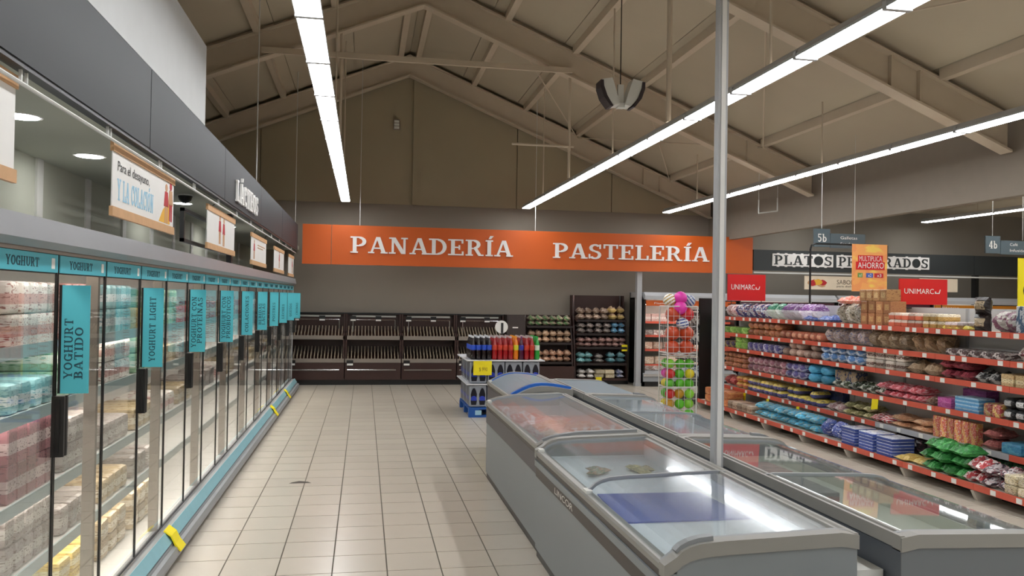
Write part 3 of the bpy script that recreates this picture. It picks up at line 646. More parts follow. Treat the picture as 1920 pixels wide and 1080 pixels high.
# ------------------------------------------------------------------ chest freezers
def thick(pl, t):
    """polygon of a polyline thickened by t downwards/inwards"""
    pl = [Vector((a, b)) for a, b in pl]; o = []
    for i, p in enumerate(pl):
        a = pl[max(i-1, 0)]; b = pl[min(i+1, len(pl)-1)]; d = (b-a).normalized(); o.append(p+Vector((d.y, -d.x))*t)
    return [tuple(p) for p in pl]+[tuple(p) for p in reversed(o)]
def freezer(label, x0, w, y0, y1, mirror, prof, body, liner, lid_glass, trim, lids=2, low=.70, high=.78, floor_z=.3, lettering=None, bluebar=False):
    """prof: lid curve (x from the low side, z); mirror puts the low side on the right"""
    t = thing('chest_freezer', label, 'freezer', (x0+w/2, (y0+y1)/2, 0))
    X = (lambda a: x0+w-a) if mirror else (lambda a: x0+a)
    def sect(name, poly, m, a=y0, b=y1, par=t): return MB().alongy([(X(p), q) for p, q in poly], a, b).build(name, m, par)
    th = .06
    b = MB()
    b.alongy([(X(0), .055), (X(th), .055), (X(th), low-.03), (X(0), low-.03)], y0+.05, y1-.05)
    b.alongy([(X(w), .055), (X(w-th), .055), (X(w-th), high-.04), (X(w), high-.04)], y0+.05, y1-.05)
    endp = [(0, .055), (w, .055), (w, high-.045)]+[(p, q-.045) for p, q in reversed(prof[1:-1])]+[(0, prof[0][1]-.045)]
    for a, c in ((y0, y0+.05), (y1-.05, y1)): b.alongy([(X(p), q) for p, q in endp], a, c)
    b.box(min(X(th), X(w-th)), y0+.05, .056, max(X(th), X(w-th)), y1-.05, .1)
    b.build('body', body, t)
    l = MB(); xa, xb = sorted((X(th), X(w-th)))
    l.box(xa, y0+.05, floor_z-.01, xb, y1-.05, floor_z); l.box(xa-.001, y0+.05, floor_z, xa+.008, y1-.05, low-.04 if not mirror else high-.05); l.box(xb-.008, y0+.05, floor_z, xb+.001, y1-.05, high-.05 if not mirror else low-.04)
    l.box(xa, y0+.05, floor_z, xb, y0+.058, low-.04); l.box(xa, y1-.058, floor_z, xb, y1-.05, low-.04)
    l.build('liner', liner, t)
    box('base', M['black'], t, min(X(.008), X(w-.008)), y0+.008, 0, max(X(.008), X(w-.008)), y1-.008, .055)
    sect('rim', [(-.008, low-.035), (.04, low-.035), (.045, low-.005), (.035, low), (-.004, low), (-.012, low-.01)], trim)
    sect('rim', [(w+.006, high-.04), (w-.075, high-.04), (w-.075, high-.005), (w-.055, high), (w-.05, high+.012), (w-.035, high+.012), (w-.03, high), (w-.012, high+.012), (w+.004, high+.012)], trim)
    if not mirror:
        sect('band', [(-.004, low-.065), (0, low-.065), (0, low-.035), (-.004, low-.035)], M['band'])
        if lettering:
            sect('rail', [(-.012, low-.105), (0, low-.105), (0, low-.067), (-.012, low-.067)], M['freezer'])
            sect('band', [(-.004, low-.175), (0, low-.175), (0, low-.108), (-.004, low-.108)], M['band'])
            mb = MB(); sans(mb, lettering, (X(-.004), y1-.55, low-.16), -Y_, Z_, .42, .036, .002); mb.build('lettering', M['paper'], t)
        else: sect('band', [(-.004, low-.2), (0, low-.2), (0, low-.067), (-.004, low-.067)], mat('mauve_band', '4f4a50', .4))
    else:
        sect('band', [(w, high-.16), (w+.004, high-.16), (w+.004, high-.045), (w, high-.045)], mat('slate_band', '54585d', .4))
    fr = [(-.012, prof[0][1]-.05)]+[(p, q-.05) for p, q in prof[1:-1]]+[(w+.004, high-.05)]
    up = [(w+.004, high+.006)]+[(p, q+.004) for p, q in reversed(prof[1:-1])]+[(-.012, prof[0][1])]
    for a, c in ((y0-.008, y0+.05), (y1-.05, y1+.008)):
        e = sect('end_frame', fr+up, trim, a, c)
        if a < y0 and not bluebar: MB().alongy([(X(p), q) for p, q in thick([(p, q+.022) for p, q in prof[1:6]], .02)], a+.02, a+.058).build('corner_cap', M['midgrey'], e)
    # sliding lids
    n = lids; L = (y1-y0-.1)/n
    for i in range(n):
        a, c = y0+.05+i*L, y0+.05+(i+1)*L
        lid = sect('lid', thick([(p, q-.006-.012*(i % 2)) for p, q in prof], .005), lid_glass, a, c)
        for yy in (a+.002, c-.022):
            if bluebar and yy == a+.002:
                MB().alongy([(X(p), q) for p, q in thick([(p, q+.03) for p, q in prof], .05)], yy, yy+.05).build('handle_bar', M['bluetrim'], lid)
            else: MB().alongy([(X(p), q) for p, q in thick([(p, q+.002-.012*(i % 2)) for p, q in prof], .014)], yy, yy+.02).build('lid_frame', M['midgrey'] if not bluebar else M['bluetrim'], lid)
        MB().box(min(X(-.004), X(.03)), c-.06, low-.004, max(X(-.004), X(.03)), c+.01, low+.016).build('runner', M['offwhite'], lid)
    return t
def curve(w, low=.70, high=.775):
    return [(.0, low)]+[(.03+.16*(1-math.cos(a)), low+.005+(high-low-.003)*math.sin(a)) for a in (.3, .6, .9, 1.2, PI/2)]+[(w*.3, high+.005), (w-.07, high+.019), (w, high+.012)]
PF1 = curve(.79)
arch = lambda w, low, top, high: [(w*i/10, (low if i < 5 else high)+(top-(low if i < 5 else high))*math.sin(PI*min(.5, i/10)) if i < 6 else high+(top-high)*math.cos(PI*(i/10-.5))) for i in range(11)]
freezer('nearest chest freezer with curved glass lids and a blue mat inside', 1.14, .79, 2.92, 5.27, False, PF1, M['freezer'], M['liner'], M['glassfog'], M['rim'], 2, lettering='LINCOR', floor_z=.645)
freezer('grey chest freezer filled with pink bags behind the nearest one', 1.16, .76, 5.31, 7.62, False, [(0, .717), (.03, .733), (.09, .752), (.18, .768), (.28, .779), (.69, .791), (.76, .78)], M['freezer'], M['liner'], glass('second_lid_glass', 'f8fbfc', .1, .02, .11, .13), M['rim'], 1, low=.717, high=.775, floor_z=.45)
freezer('far chest freezer with arched bluish lid and bright blue handle bar', 1.42, .6, 7.72, 9.25, False, arch(.6, .735, .84, .8), M['freezer'], M['liner'], M['glassblue'], M['rim'], 1, low=.735, high=.8, bluebar=True, floor_z=.55)
freezer('nearest chest freezer of the right row, reflecting the yellow sign', 2.08, .79, 2.86, 5.15, True, PF1, M['freezer2'], M['linergrey'], M['glasslid'], M['rim'], 2, floor_z=.6)
freezer('middle chest freezer of the right row with pinkish bags', 2.08, .74, 5.18, 7.5, True, PF1[:-2]+[(.67, .792), (.74, .786)], M['freezer2'], M['liner'], glass('frosted_lid_glass', 'eef5f8', .08, .05, haze=.15), M['rim'], 2, floor_z=.5)
freezer('farthest chest freezer of the right row beside the ball cage', 2.08, .7, 7.53, 8.95, True, PF1[:-2]+[(.63, .791), (.7, .786)], M['freezer2'], M['liner'], M['glassblue'], M['rim'], 1, floor_z=.55)
# things inside
tag(MB().prism([(0, 0), (.64, 0), (.6, .53), (.03, .55)], (1.22, 3.67, .646), X_, Y_, Z_, .008).build('plastic_mat', M['navy'], at=(1.5, 3.9, .646)), 'blue plastic mat lying in the nearest freezer', 'mat')
def bags(name, label, cols, style, xs, ys, z, n, w, d, h, cat='bag', spread=0.0, layers=1, group=None):
    m = packmat(name+'_'.join(cols), *cols, style)
    mes = [flat_bag_mesh(name, m, w, d, h, s) for s in range(3)]
    for i in range(n):
        o = link(name, mes[i % 3], None, (rnd.uniform(*xs), rnd.uniform(*ys), z+rnd.uniform(0, spread)), rot=(rnd.uniform(-.15, .15), rnd.uniform(-.15, .15), rnd.uniform(0, PI)))
        tag(o, label, cat, group or label)
bags('snack_bag', 'small tan and green bag lying loose on the left of the nearest freezer', ('b07a4e', '4f7a45', 'd9b98a'), 'blot', (1.3, 1.42), (4.7, 4.82), .65, 3, .13, .07, .03)
bags('snack_bag', 'small yellow bag lying loose on the right of the nearest freezer', ('d8c66a', '8b8a3c', 'efe6b0'), 'blot', (1.66, 1.78), (4.7, 4.82), .65, 3, .13, .07, .03)
bags('frozen_bag', 'pinkish red frozen bag heaped in the second left freezer', ('d78f90', 'f0d4d0', 'bc5458'), 'blot', (1.33, 1.66), (5.75, 7.3), .5, 30, .32, .24, .09, spread=.11)
bags('frozen_bag', 'orange frozen bag on the heap in the second left freezer', ('d0a27a', 'e3cdb4', 'b87a58'), 'blot', (1.4, 1.7), (5.9, 6.4), .61, 4, .3, .22, .09, spread=.04)
bags('frozen_bag', 'blue striped frozen bag at the near end of the pink heap', ('7f92b4', 'c9d2df', '3f527f'), 'stripe', (1.36, 1.45), (5.5, 5.7), .53, 4, .28, .22, .1, spread=.08)
bags('frozen_bag', 'white frozen bag at the right of the second left freezer', ('e9e9ea', 'c9ccd2', 'f5f5f5'), 'blot', (1.66, 1.7), (5.6, 6.5), .5, 6, .3, .22, .1, spread=.08)
bags('frozen_bag', 'pale pink frozen bag in the middle freezer of the right row', ('d8bcc2', 'eee4e6', 'b88a94'), 'blot', (2.25, 2.55), (5.4, 6.6), .53, 16, .32, .24, .1, spread=.08)
stock('frozen_box', 'red frozen food box in the nearest freezer of the right row', 'box', 'box', ('a04a4a', '6b6b6b', '8a8a88'), 'top', 2.5, 4.1, 4.5, .602, .2, .2, .05, 1)
stock('frozen_box', 'long red carton at the far end of the nearest right-row freezer', 'box', 'box', ('b8585a', 'c98a84', '7f3034'), 'top', 2.4, 4.6, 4.9, .602, .3, .4, .06, 1)
t = thing('foam_box', 'white foam box wedged between the two freezer rows', 'box', (2.005, 2.6, 0))
box('tub', M['white'], t, 1.95, 2.2, 0, 2.06, 3.2, .60)
box('lid', M['offwhite'], t, 1.945, 2.95, .602, 2.065, 3.22, .635)
mb = MB(); sans(mb, 'T', (1.97, 2.2, .5), X_, Z_, .03, .05); mb.build('print', M['figred'], t)
t = thing('service_pole', 'white square service pole rising between the freezer rows', 'pole', (2.005, 4.39, 0))
MB().box(1.977, 4.362, .02, 2.033, 4.418, 5.62).build('post', M['ltgrey'], t)
MB().box(1.992, 4.356, .02, 2.018, 4.363, 5.62).build('groove', M['white'], t)
box('foot', M['ltgrey'], t, 1.955, 4.34, 0, 2.055, 4.44, .02)

# ------------------------------------------------------------------ packed gondola on the right
t = thing('gondola_shelving', 'long six-tier shelving run with salmon price rails and pale back panel', 'shelving', (5.9, 8.5, 0))
BAY = [12.2, 11.0, 10.05, 9.1, 8.15, 7.2, 6.25, 5.3, 4.35]
LV = [(1.46, 5.60), (1.21, 5.60), (.985, 5.60), (.69, 5.60), (.39, 5.60), (.145, 5.25)]
for i, (b, a) in enumerate(zip(BAY, BAY[1:])):
    box('back_panel', M['backp'], t, 5.95, a+.004, .1, 5.975, b-.004, 1.665)
    for j, (z, xf) in enumerate(LV):
        s = box('shelf', M['shelf'], t, xf, a+.003, z-.03, 5.95, b-.003, z-.006)
        m_ = M['ltgrey'] if (j == 4 and i in (4, 5)) else M['shelfred']
        box('price_rail', m_, s, xf-.016, a+.002, z-.052, xf, b-.002, z+.003)
        tg = MB()
        for q in range(3 if j else 5):
            yy = a+(q+rnd.uniform(.2, .8))*(b-a)/(3 if j else 5); tg.box(xf-.019, yy-.03, z-.047, xf-.0161, yy+.03, z-.004)
        tag(tg.build('price_ticket', M['paper'], s), kind='stuff')
    MB().prism([(5.22, .09), (5.95, .09), (5.95, 0), (5.27, 0), (5.25, .03)], (0, b-.02, 0), X_, Z_, Y_, .04).build('foot', M['shelf'], t)
    MB().box(5.94, b-.02, .09, 5.97, b+.02, 1.66).build('upright', M['ltgrey'], t)
    MB().box(5.95, a+.5, .1, 5.95, a+.504, 1.6).build('joint', M['midgrey'], t) if False else None
box('plinth', M['dark'], t, 5.5, 4.35, .0, 5.95, 12.2, .09)
SH = lambda j: LV[j][0]+.0
def gon(j, name, label, kind, cols, style, ya, yb, w, h, layers=1, d=.26, back=0, **kw):
    xf = LV[j][1]; stock(name, label, name.split('_')[-1], kind, cols, style, xf+.02+d/2+back, min(ya, yb), max(ya, yb), SH(j)-.004, w, d, h, layers, **kw)
s = 'on the %s shelf'
TOP, S2, S3, S4, S5, S6 = range(6)
# top shelf
gon(TOP, 'candy_bag', 'small pink and white bag at the far end of the top shelf', 'bag', ('d9a9a4', 'f0e8e4', 'b23a44'), 'blot', 12.1, 11.75, .16, .2, 1)
gon(TOP, 'candy_bag', 'blue and white patterned bag near the far end of the top shelf', 'bag', ('dfe4ea', '24418f', 'b23a44'), 'blot', 11.75, 10.8, .17, .21, 1)
gon(TOP, 'candy_bag', 'white and green bag on the far half of the top shelf', 'bag', ('e4ece4', '2f9a72', 'c7dfcf'), 'top', 10.8, 10.35, .16, .22, 1)
gon(TOP, 'candy_bag', 'white and purple bag on the far half of the top shelf', 'bag', ('e9e2ea', '8a4a9c', 'd9c8de'), 'top', 10.35, 9.45, .15, .22, 1)
gon(TOP, 'candy_bag', 'bright blue bag lying flat before the tall speckled sacks', 'flat', ('1f4fb5', '2d6bd0', 'dfe6f2'), 'blot', 9.8, 9.1, .3, .09, 1)
gon(TOP, 'snack_bag', 'tall speckled beige sack on the top shelf under red bags', 'bag', ('c8bca4', 'e6ded0', '5b5346'), 'blot', 9.05, 8.5, .18, .24, 1)
stock('snack_bag', 'orange red bag lying on top of the speckled sacks', 'bag', 'flat', ('e2542c', 'ea7a4c', 'f2d8c8'), 'blot', 5.76, 8.5, 9.05, 1.69, .2, .26, .1, 1)
gon(TOP, 'snack_box', 'tan and orange printed box in the tall stack under the yellow sign', 'box', ('b8763a', 'd8a860', 'a04a20'), 'label', 8.5, 7.95, .12, .135, 2, d=.2)
stock('snack_box', 'tan printed box crowning the tall stack under the yellow sign', 'box', 'box', ('c08a4c', 'dcb878', '8a4a24'), 'label', 5.73, 8.05, 8.55, 1.726, .12, .18, .13, 1)
gon(TOP, 'wafer_packet', 'orange packet in the double row near the tall box stack', 'brick', ('e2571f', 'f3e3d2', 'ea7f3c'), 'top', 8.0, 7.45, .1, .075, 2, d=.2)
gon(TOP, 'wafer_packet', 'mustard packet in the double row right of the orange packets', 'brick', ('c79a3c', 'ece0c2', '8f6a22'), 'top', 7.45, 7.12, .085, .075, 2, d=.2)
gon(TOP, 'wafer_packet', 'low mustard packet in the single row on the top shelf', 'brick', ('c79a3c', 'e8d6d8', '8f6a22'), 'top', 7.12, 6.86, .085, .075, 1, d=.2)
gon(TOP, 'candy_bag', 'yellow bag lying at the front edge of the top shelf', 'flat', ('f2e01c', 'f6ea5a', 'e0c810'), 'blot', 7.22, 6.8, .2, .05, 1, d=.08)
gon(TOP, 'coffee_bag', 'dark brown stand-up bag with pale label on the top shelf', 'bag', ('2b1f1c', 'cdb48a', '3c2b26'), 'label', 6.8, 6.58, .2, .16, 2, d=.14)
gon(TOP, 'cereal_bag', 'grey and mauve bag beside the dark brown bags', 'bag', ('b9b4ac', '7d4a62', '8d8880'), 'blot', 6.55, 6.25, .15, .19, 1)
gon(TOP, 'cereal_box', 'white and blue carton at the cut right end of the top shelf', 'box', ('dfe5ea', '2f5f86', '8a93a0'), 'blot', 6.24, 5.6, .13, .24, 1, d=.1)
# second shelf
gon(S2, 'biscuit_packet', 'lime green packet at the far end of the second shelf', 'brick', ('7cb83a', 'b4d66a', '4d7f22'), 'blot', 12.1, 11.3, .19, .1, 1)
gon(S2, 'biscuit_packet', 'round orange brown packet in two layers on the second shelf', 'roll', ('b5622c', 'd08a4a', '8a4420'), 'blot', 11.3, 10.36, .15, .095, 2)
gon(S2, 'biscuit_packet', 'brown orange packet in one long layer on the second shelf', 'roll', ('b2603a', 'd99a72', 'd23a28'), 'label', 10.36, 9.3, .14, .11, 1)
gon(S2, 'bread_bag', 'clear pinkish bread bag with blue closure on the second shelf', 'bag', ('b39a92', 'c9b8b2', '3f5f9c'), 'blot', 9.28, 8.45, .16, .2, 1)
gon(S2, 'bread_bag', 'tan bread bag standing on the second shelf', 'bag', ('a98a66', 'c4a884', '7f6244'), 'blot', 8.4, 7.7, .17, .2, 1)
gon(S2, 'bread_bag', 'brown bread bag leaning at the end of the bread row', 'bag', ('8f6a44', 'b08a60', '6a4a2c'), 'blot', 7.7, 7.15, .18, .19, 1, lean=.25)
gon(S2, 'snack_packet', 'dark and white packet in the low row on the second shelf', 'brick', ('4a403e', 'cfc8c4', '7a4a4a'), 'blot', 7.1, 6.35, .15, .07, 1)
gon(S2, 'candy_bag', 'dark red and white bag at the right end of the second shelf', 'bag', ('5a2228', 'd4cfcb', '8f2a34'), 'blot', 6.3, 5.6, .18, .13, 1)
# third
gon(S3, 'biscuit_packet', 'dark purple packet at the far end of the third shelf', 'brick', ('4d3a6a', 'd0b84a', '8a7aa8'), 'blot', 12.1, 11.72, .16, .1, 1)
gon(S3, 'biscuit_packet', 'lime packet stacked double on the third shelf', 'brick', ('86c23a', 'b9dc62', '4f8a28'), 'blot', 11.7, 11.3, .18, .1, 2)
gon(S3, 'biscuit_packet', 'violet and white packet on the third shelf', 'brick', ('5a52a0', 'd8d6e8', '3d3a7a'), 'blot', 11.3, 10.36, .14, .12, 1)
gon(S3, 'biscuit_packet', 'pinkish beige rounded packet on the third shelf', 'roll', ('bb9684', 'd2b4a2', '9a7260'), 'label', 10.3, 9.4, .16, .1, 2, skip={(1, 1), (4, 1), (5, 1)})
gon(S3, 'biscuit_packet', 'blue and white round packet in two layers on the third shelf', 'roll', ('3f7fc0', 'cfdcea', '24528f'), 'blot', 9.35, 8.45, .16, .1, 2)
gon(S3, 'biscuit_packet', 'white and brown striped packet in two layers on the third shelf', 'brick', ('d2c4b4', '6a4a3c', 'efe8de'), 'band', 8.4, 7.7, .15, .1, 2)
gon(S3, 'bread_bag', 'tan bag lying after the striped packets on the third shelf', 'flat', ('b89870', 'ceb08a', '8a6a48'), 'blot', 7.7, 7.2, .24, .14, 1)
gon(S3, 'candy_bag', 'crumpled dark red bag on the third shelf', 'flat', ('8f1f34', 'b03a4c', '5a1220'), 'blot', 7.2, 6.77, .13, .1, 2, jit=.03)
gon(S3, 'candy_bag', 'black and white patterned bag on the third shelf', 'flat', ('26272a', 'd6d6d4', '8a8a8a'), 'blot', 6.75, 6.4, .17, .12, 1, jit=.02)
gon(S3, 'snack_box', 'tan and yellow box at the right end of the third shelf', 'box', ('d0b076', 'e8d8a8', '6b4a24'), 'band', 6.4, 5.6, .14, .11, 1)
# fourth
gon(S4, 'biscuit_packet', 'brown orange packet in three layers on the fourth shelf', 'roll', ('a85c30', 'cf8e56', '7a3c1c'), 'blot', 12.1, 11.35, .14, .075, 3)
gon(S4, 'biscuit_packet', 'pink and plum packet in two layers on the fourth shelf', 'roll', ('9c5a6a', 'd8b4b8', '6a3448'), 'blot', 11.3, 10.2, .15, .1, 2)
gon(S4, 'biscuit_packet', 'violet blue packet beside the pink ones on the fourth shelf', 'roll', ('4a4690', 'c4c4de', '8a5a8a'), 'blot', 10.2, 9.72, .16, .1, 2)
gon(S4, 'biscuit_packet', 'plain cyan round packet in two layers on the fourth shelf', 'roll', ('1aa0cf', '2fb4dc', '0f7fae'), 'blot', 9.68, 9.1, .2, .11, 2)
gon(S4, 'biscuit_packet', 'tan and navy packet behind the black and green bags', 'box', ('9a8468', '24345f', 'b8a284'), 'blot', 9.1, 8.65, .2, .2, 1, back=.06, d=.16)
gon(S4, 'candy_bag', 'black white and green bag lying on the fourth shelf', 'flat', ('34382f', 'c4c8c0', '5a7a4a'), 'blot', 9.1, 8.0, .16, .11, 1, jit=.01)
gon(S4, 'candy_bag', 'red pink bag lying in the long heap on the fourth shelf', 'flat', ('d0283f', 'e88a98', 'f2d0d4'), 'blot', 8.2, 7.45, .105, .08, 2, jit=.02)
gon(S4, 'candy_bag', 'mixed brown bag between the red heap and the magenta boxes', 'flat', ('7f5a48', 'b08a74', 'd0b8a4'), 'blot', 7.45, 7.2, .14, .09, 1)
gon(S4, 'wafer_box', 'magenta box at the front of the fourth shelf', 'box', ('c2399c', 'd86ab8', '8f2074'), 'blot', 7.22, 7.0, .18, .05, 2, d=.2)
gon(S4, 'wafer_box', 'purple box stacked at the back of the fourth shelf', 'box', ('8a2a86', 'a848a0', '6a1c68'), 'blot', 7.1, 6.75, .3, .05, 4, d=.14, back=.18)
gon(S4, 'wafer_box', 'light blue box in the low stack on the fourth shelf', 'box', ('3f9fd8', 'a8d4ee', '2474b4'), 'top', 6.98, 6.64, .3, .035, 4, d=.18)
gon(S4, 'candy_bag', 'red and yellow printed packet on the fourth shelf', 'brick', ('b8242c', 'e2b84a', 'f0e0d0'), 'blot', 6.6, 6.4, .1, .12, 1)
gon(S4, 'biscuit_packet', 'black and white packet in two layers at the right of the fourth shelf', 'roll', ('1f1f22', 'd0d0cf', '6a6a6c'), 'label', 6.38, 5.6, .13, .1, 2)
# fifth
gon(S5, 'candy_bag', 'red bag at the far end of the fifth shelf', 'bag', ('b8242c', 'd8503c', '8a1a20'), 'blot', 12.1, 11.75, .16, .16, 1)
gon(S5, 'biscuit_packet', 'yellow red packet near the far end of the fifth shelf', 'roll', ('c8902a', 'b8341f', 'e6c84a'), 'band', 11.7, 11.3, .14, .09, 2)
gon(S5, 'biscuit_packet', 'yellow and blue packet in two long layers on the fifth shelf', 'roll', ('43489a', 'e6c62c', 'c9b8d0'), 'top', 11.28, 10.3, .12, .09, 2)
gon(S5, 'biscuit_packet', 'yellow and blue packet in the right group on the fifth shelf', 'roll', ('4a4c94', 'e2c83c', '2a2f6a'), 'top', 10.15, 9.3, .13, .09, 2, skip={(0, 1), (2, 1), (3, 1)})
gon(S5, 'biscuit_packet', 'navy packet stacked behind the yellow and blue packets', 'box', ('22305f', '2f437f', '18234a'), 'blot', 10.2, 9.2, .25, .2, 1, d=.1, back=.24)
gon(S5, 'candy_bag', 'pink and white bag on the fifth shelf', 'flat', ('c9a0a0', 'e8dcd8', '8f3a44'), 'blot', 9.2, 8.85, .17, .11, 1)
gon(S5, 'candy_bag', 'flat olive green bag on the fifth shelf', 'flat', ('8a8650', 'c8c090', '5a4a30'), 'blot', 8.85, 8.3, .16, .08, 2, jit=.01)
gon(S5, 'candy_bag', 'red and white striped bag on the fifth shelf', 'flat', ('c8242e', 'f0e8e6', 'e0505a'), 'stripe', 8.3, 7.98, .16, .1, 1)
gon(S5, 'snack_bag', 'long flat orange tan bag on the fifth shelf', 'flat', ('c98a5a', 'dfb48a', '9a5a34'), 'blot', 7.98, 7.3, .3, .07, 2, jit=.01)
gon(S5, 'snack_box', 'upright orange and red printed carton on the pale rail', 'box', ('d8401f', 'f0a838', 'f6e8d2'), 'blot', 7.27, 6.68, .09, .21, 1, d=.08)
gon(S5, 'candy_bag', 'dull red bag right of the orange cartons', 'flat', ('9a4a44', 'b8645c', '6a2a28'), 'blot', 6.66, 6.4, .2, .1, 2)
gon(S5, 'biscuit_packet', 'cyan packet at the right end of the fifth shelf', 'brick', ('27a5d8', '5cc2e6', '1c7fb4'), 'blot', 6.4, 5.9, .22, .1, 1)
gon(S5, 'candy_bag', 'grey bag on top of the cyan packets', 'flat', ('9a9c9e', 'c8cacc', '6c6e70'), 'blot', 6.35, 5.9, .22, .1, 1, back=.06)
# base shelf
gon(S6, 'biscuit_packet', 'orange packet in two layers at the far end of the base shelf', 'brick', ('d8721c', 'ec9a3c', 'b04f14'), 'blot', 12.0, 11.2, .2, .11, 2)
gon(S6, 'biscuit_packet', 'beige packet with brown stripes on the base shelf', 'brick', ('b8a088', '8a6a50', 'd4c2ac'), 'band', 11.2, 10.45, .14, .11, 1)
gon(S6, 'bread_bag', 'cyan bag in the long double row on the base shelf', 'bag', ('16a3cf', '2fb8dd', 'c9b45a'), 'blot', 10.4, 8.85, .17, .1, 2, d=.3)
gon(S6, 'snack_bag', 'royal blue bag after the cyan row on the base shelf', 'bag', ('1f3f9c', '3458b8', 'dfe4f0'), 'blot', 8.8, 8.35, .18, .2, 1)
for q, (ya, yb) in enumerate(((8.32, 8.02), (7.98, 7.72), (7.66, 7.42))):
    gon(S6, 'tortilla_packet', 'flat blue packet with white edge in the %s blue pile' % ('farthest', 'middle', 'nearest')[q], 'brick', ('1f46a6', 'dfe6f2', '2450b0'), 'edge', ya, yb, .25, .032, 6, d=.26)
gon(S6, 'snack_bag', 'black bag behind the flat blue piles', 'bag', ('1c1a20', '2c2630', '6a3a44'), 'blot', 7.9, 6.9, .24, .2, 1, back=.32, d=.18)
gon(S6, 'snack_bag', 'yellow bag lying flat on the base shelf', 'flat', ('d8b02a', 'e8cc5a', 'b08a4a'), 'blot', 7.38, 6.95, .2, .07, 1, jit=.02)
gon(S6, 'snack_bag', 'glossy green bag in the heap on the base shelf', 'flat', ('1f8a34', '3fae4c', '0f5a22'), 'blot', 6.98, 6.4, .115, .1, 3, jit=.04)
gon(S6, 'snack_bag', 'dark green bag at the back of the base shelf', 'bag', ('1a4a28', '2c6a3a', '0f2f1a'), 'blot', 6.7, 6.1, .2, .2, 1, back=.34, d=.16)
gon(S6, 'snack_bag', 'red and white bag right of the green heap', 'flat', ('c0242e', 'e8e2e0', '8f1a22'), 'blot', 6.42, 6.2, .1, .11, 2, jit=.03)
gon(S6, 'snack_bag', 'white and dark bag on the right of the base shelf', 'flat', ('d8d2d4', '4a3a44', 'a02a34'), 'blot', 6.2, 5.95, .12, .1, 2, jit=.03)
gon(S6, 'biscuit_packet', 'cream packet with dark ends at the right of the base shelf', 'brick', ('e2d2a4', 'efe4c6', '4a3a2a'), 'blot', 5.95, 5.4, .13, .08, 2, d=.3)
for (y, j, lab) in ((11.3, 4, 'first yellow price flag under the fifth shelf from the pole'), (10.6, 4, 'second yellow price flag under the fifth shelf from the pole'), (9.8, 4, 'third yellow price flag under the fifth shelf from the pole'), (8.2, 3, 'large yellow price flag hanging from the fourth shelf')):
    w = .09 if j == 4 else .13
    tag(MB().prism([(0, 0), (w*.9, .02), (w, .13), (.02, .12)], (5.57, y, SH(j)-.17), -Y_, Z_, -X_, .004).build('price_flag', M['yellow'], at=(5.57, y, SH(j)-.05)), lab, 'price tag')

# ------------------------------------------------------------------ signs over the gondola
def red_sign(x0, x1, y, z0, z1, label):
    t = thing('red_sign', label, 'sign', ((x0+x1)/2, y, z0))
    box('card', M['red'], t, x0, y-.012, z0, x1, y+.012, z1)
    w = (x1-x0); mb = MB(); sans(mb, 'UNI', (x0+w*.09, y-.012, z0+(z1-z0)*.42), X_, Z_, w*.23, (z1-z0)*.2); sans(mb, 'MARC', (x0+w*.35, y-.012, z0+(z1-z0)*.42), X_, Z_, w*.36, (z1-z0)*.2)
    mb.box(x0+w*.735, y-.0145, z0+(z1-z0)*.43, x0+w*.76, y-.0125, z0+(z1-z0)*.52); mb.prism([(0, 0), (.012, 0), (.026, .045), (.018, .05)], (x0+w*.81, y-.0125, z0+(z1-z0)*.43), X_, Z_, -Y_, .002)
    mb.prism([(0, 0), (.05, 0), (.05, .01), (0, .01)], (x0+w*.74, y-.0125, z0+(z1-z0)*.43), X_, Z_, -Y_, .002)
    mb.build('lettering', M['paper'], t)
    for x in (x0+.06, x1-.06): MB().tube((x, y, z0+.02), (x, y, 1.66), .006, 5).build('leg', M['black'], t)
    box('base', M['black'], t, x0+.03, y-.05, 1.65, x1-.03, y+.05, 1.662)
red_sign(5.30, 5.90, 11.3, 1.71, 2.1, 'red sign with white lettering beside the white pole')
red_sign(5.83, 6.42, 8.1, 1.695, 1.98, 'red sign with white lettering right of the yellow savings sign')
t = thing('savings_sign', 'orange and yellow savings sign hung from a black hoop over the shelves', 'sign', (6.4, 10.0, 1.66))
box('card', M['amber'], t, 6.48, 9.985, 1.86, 7.0, 10.0, 2.5)
mb = MB(); sans(mb, 'MULTIPLICA', (6.575, 9.98, 2.27), X_, Z_, .34, .07, .003, 0); mb.build('lettering', mat('pink_white_print', 'f0d8d4', .5), t)
mb = MB(); mb.box(6.53, 9.98, 2.155, 6.96, 9.985, 2.262).box(6.56, 9.98, 2.262, 6.93, 9.985, 2.35); mb.build('ribbon', M['red'], t)
mb = MB(); sans(mb, 'AHORRO', (6.555, 9.98, 2.175), X_, Z_, .39, .08, .003); mb.build('lettering', M['paper'], t)
for i, (c, s_) in enumerate((('6f9a4a', 'x1'), ('3f5fb4', 'x2'), ('c8202a', 'x3'))):
    xx = 6.56+i*.125; ww = (.07, .1, .13)[i]
    p_ = box('badge', mat('badge_'+c, c, .5), t, xx, 9.98, 2.05, xx+ww, 9.985, 2.11)
    mb = MB(); sans(mb, s_, (xx+ww*.25, 9.98, 2.06), X_, Z_, ww*.5, .04, .003); mb.build('lettering', M['paper'], p_)
MB().path([(5.88, 10.02, 1.66), (5.88, 10.02, 2.42), (5.9, 10.02, 2.47), (5.95, 10.02, 2.49), (7.02, 10.02, 2.49), (7.02, 10.02, 2.3)], .013, 6).build('hoop', M['black'], t)
box('foot', M['black'], t, 5.8, 9.97, 1.655, 5.96, 10.07, 1.665)
t = thing('savings_sign', 'bright yellow sign cut off by the right picture edge', 'sign', (6.5, 7.0, 1.66))
box('card', M['yellow'], t, 6.335, 6.99, 1.67, 6.8, 7.0, 2.17)
mb = MB(); mb.lathe([(.07, -.003), (.07, .003)], (0, 0, 0), 16)
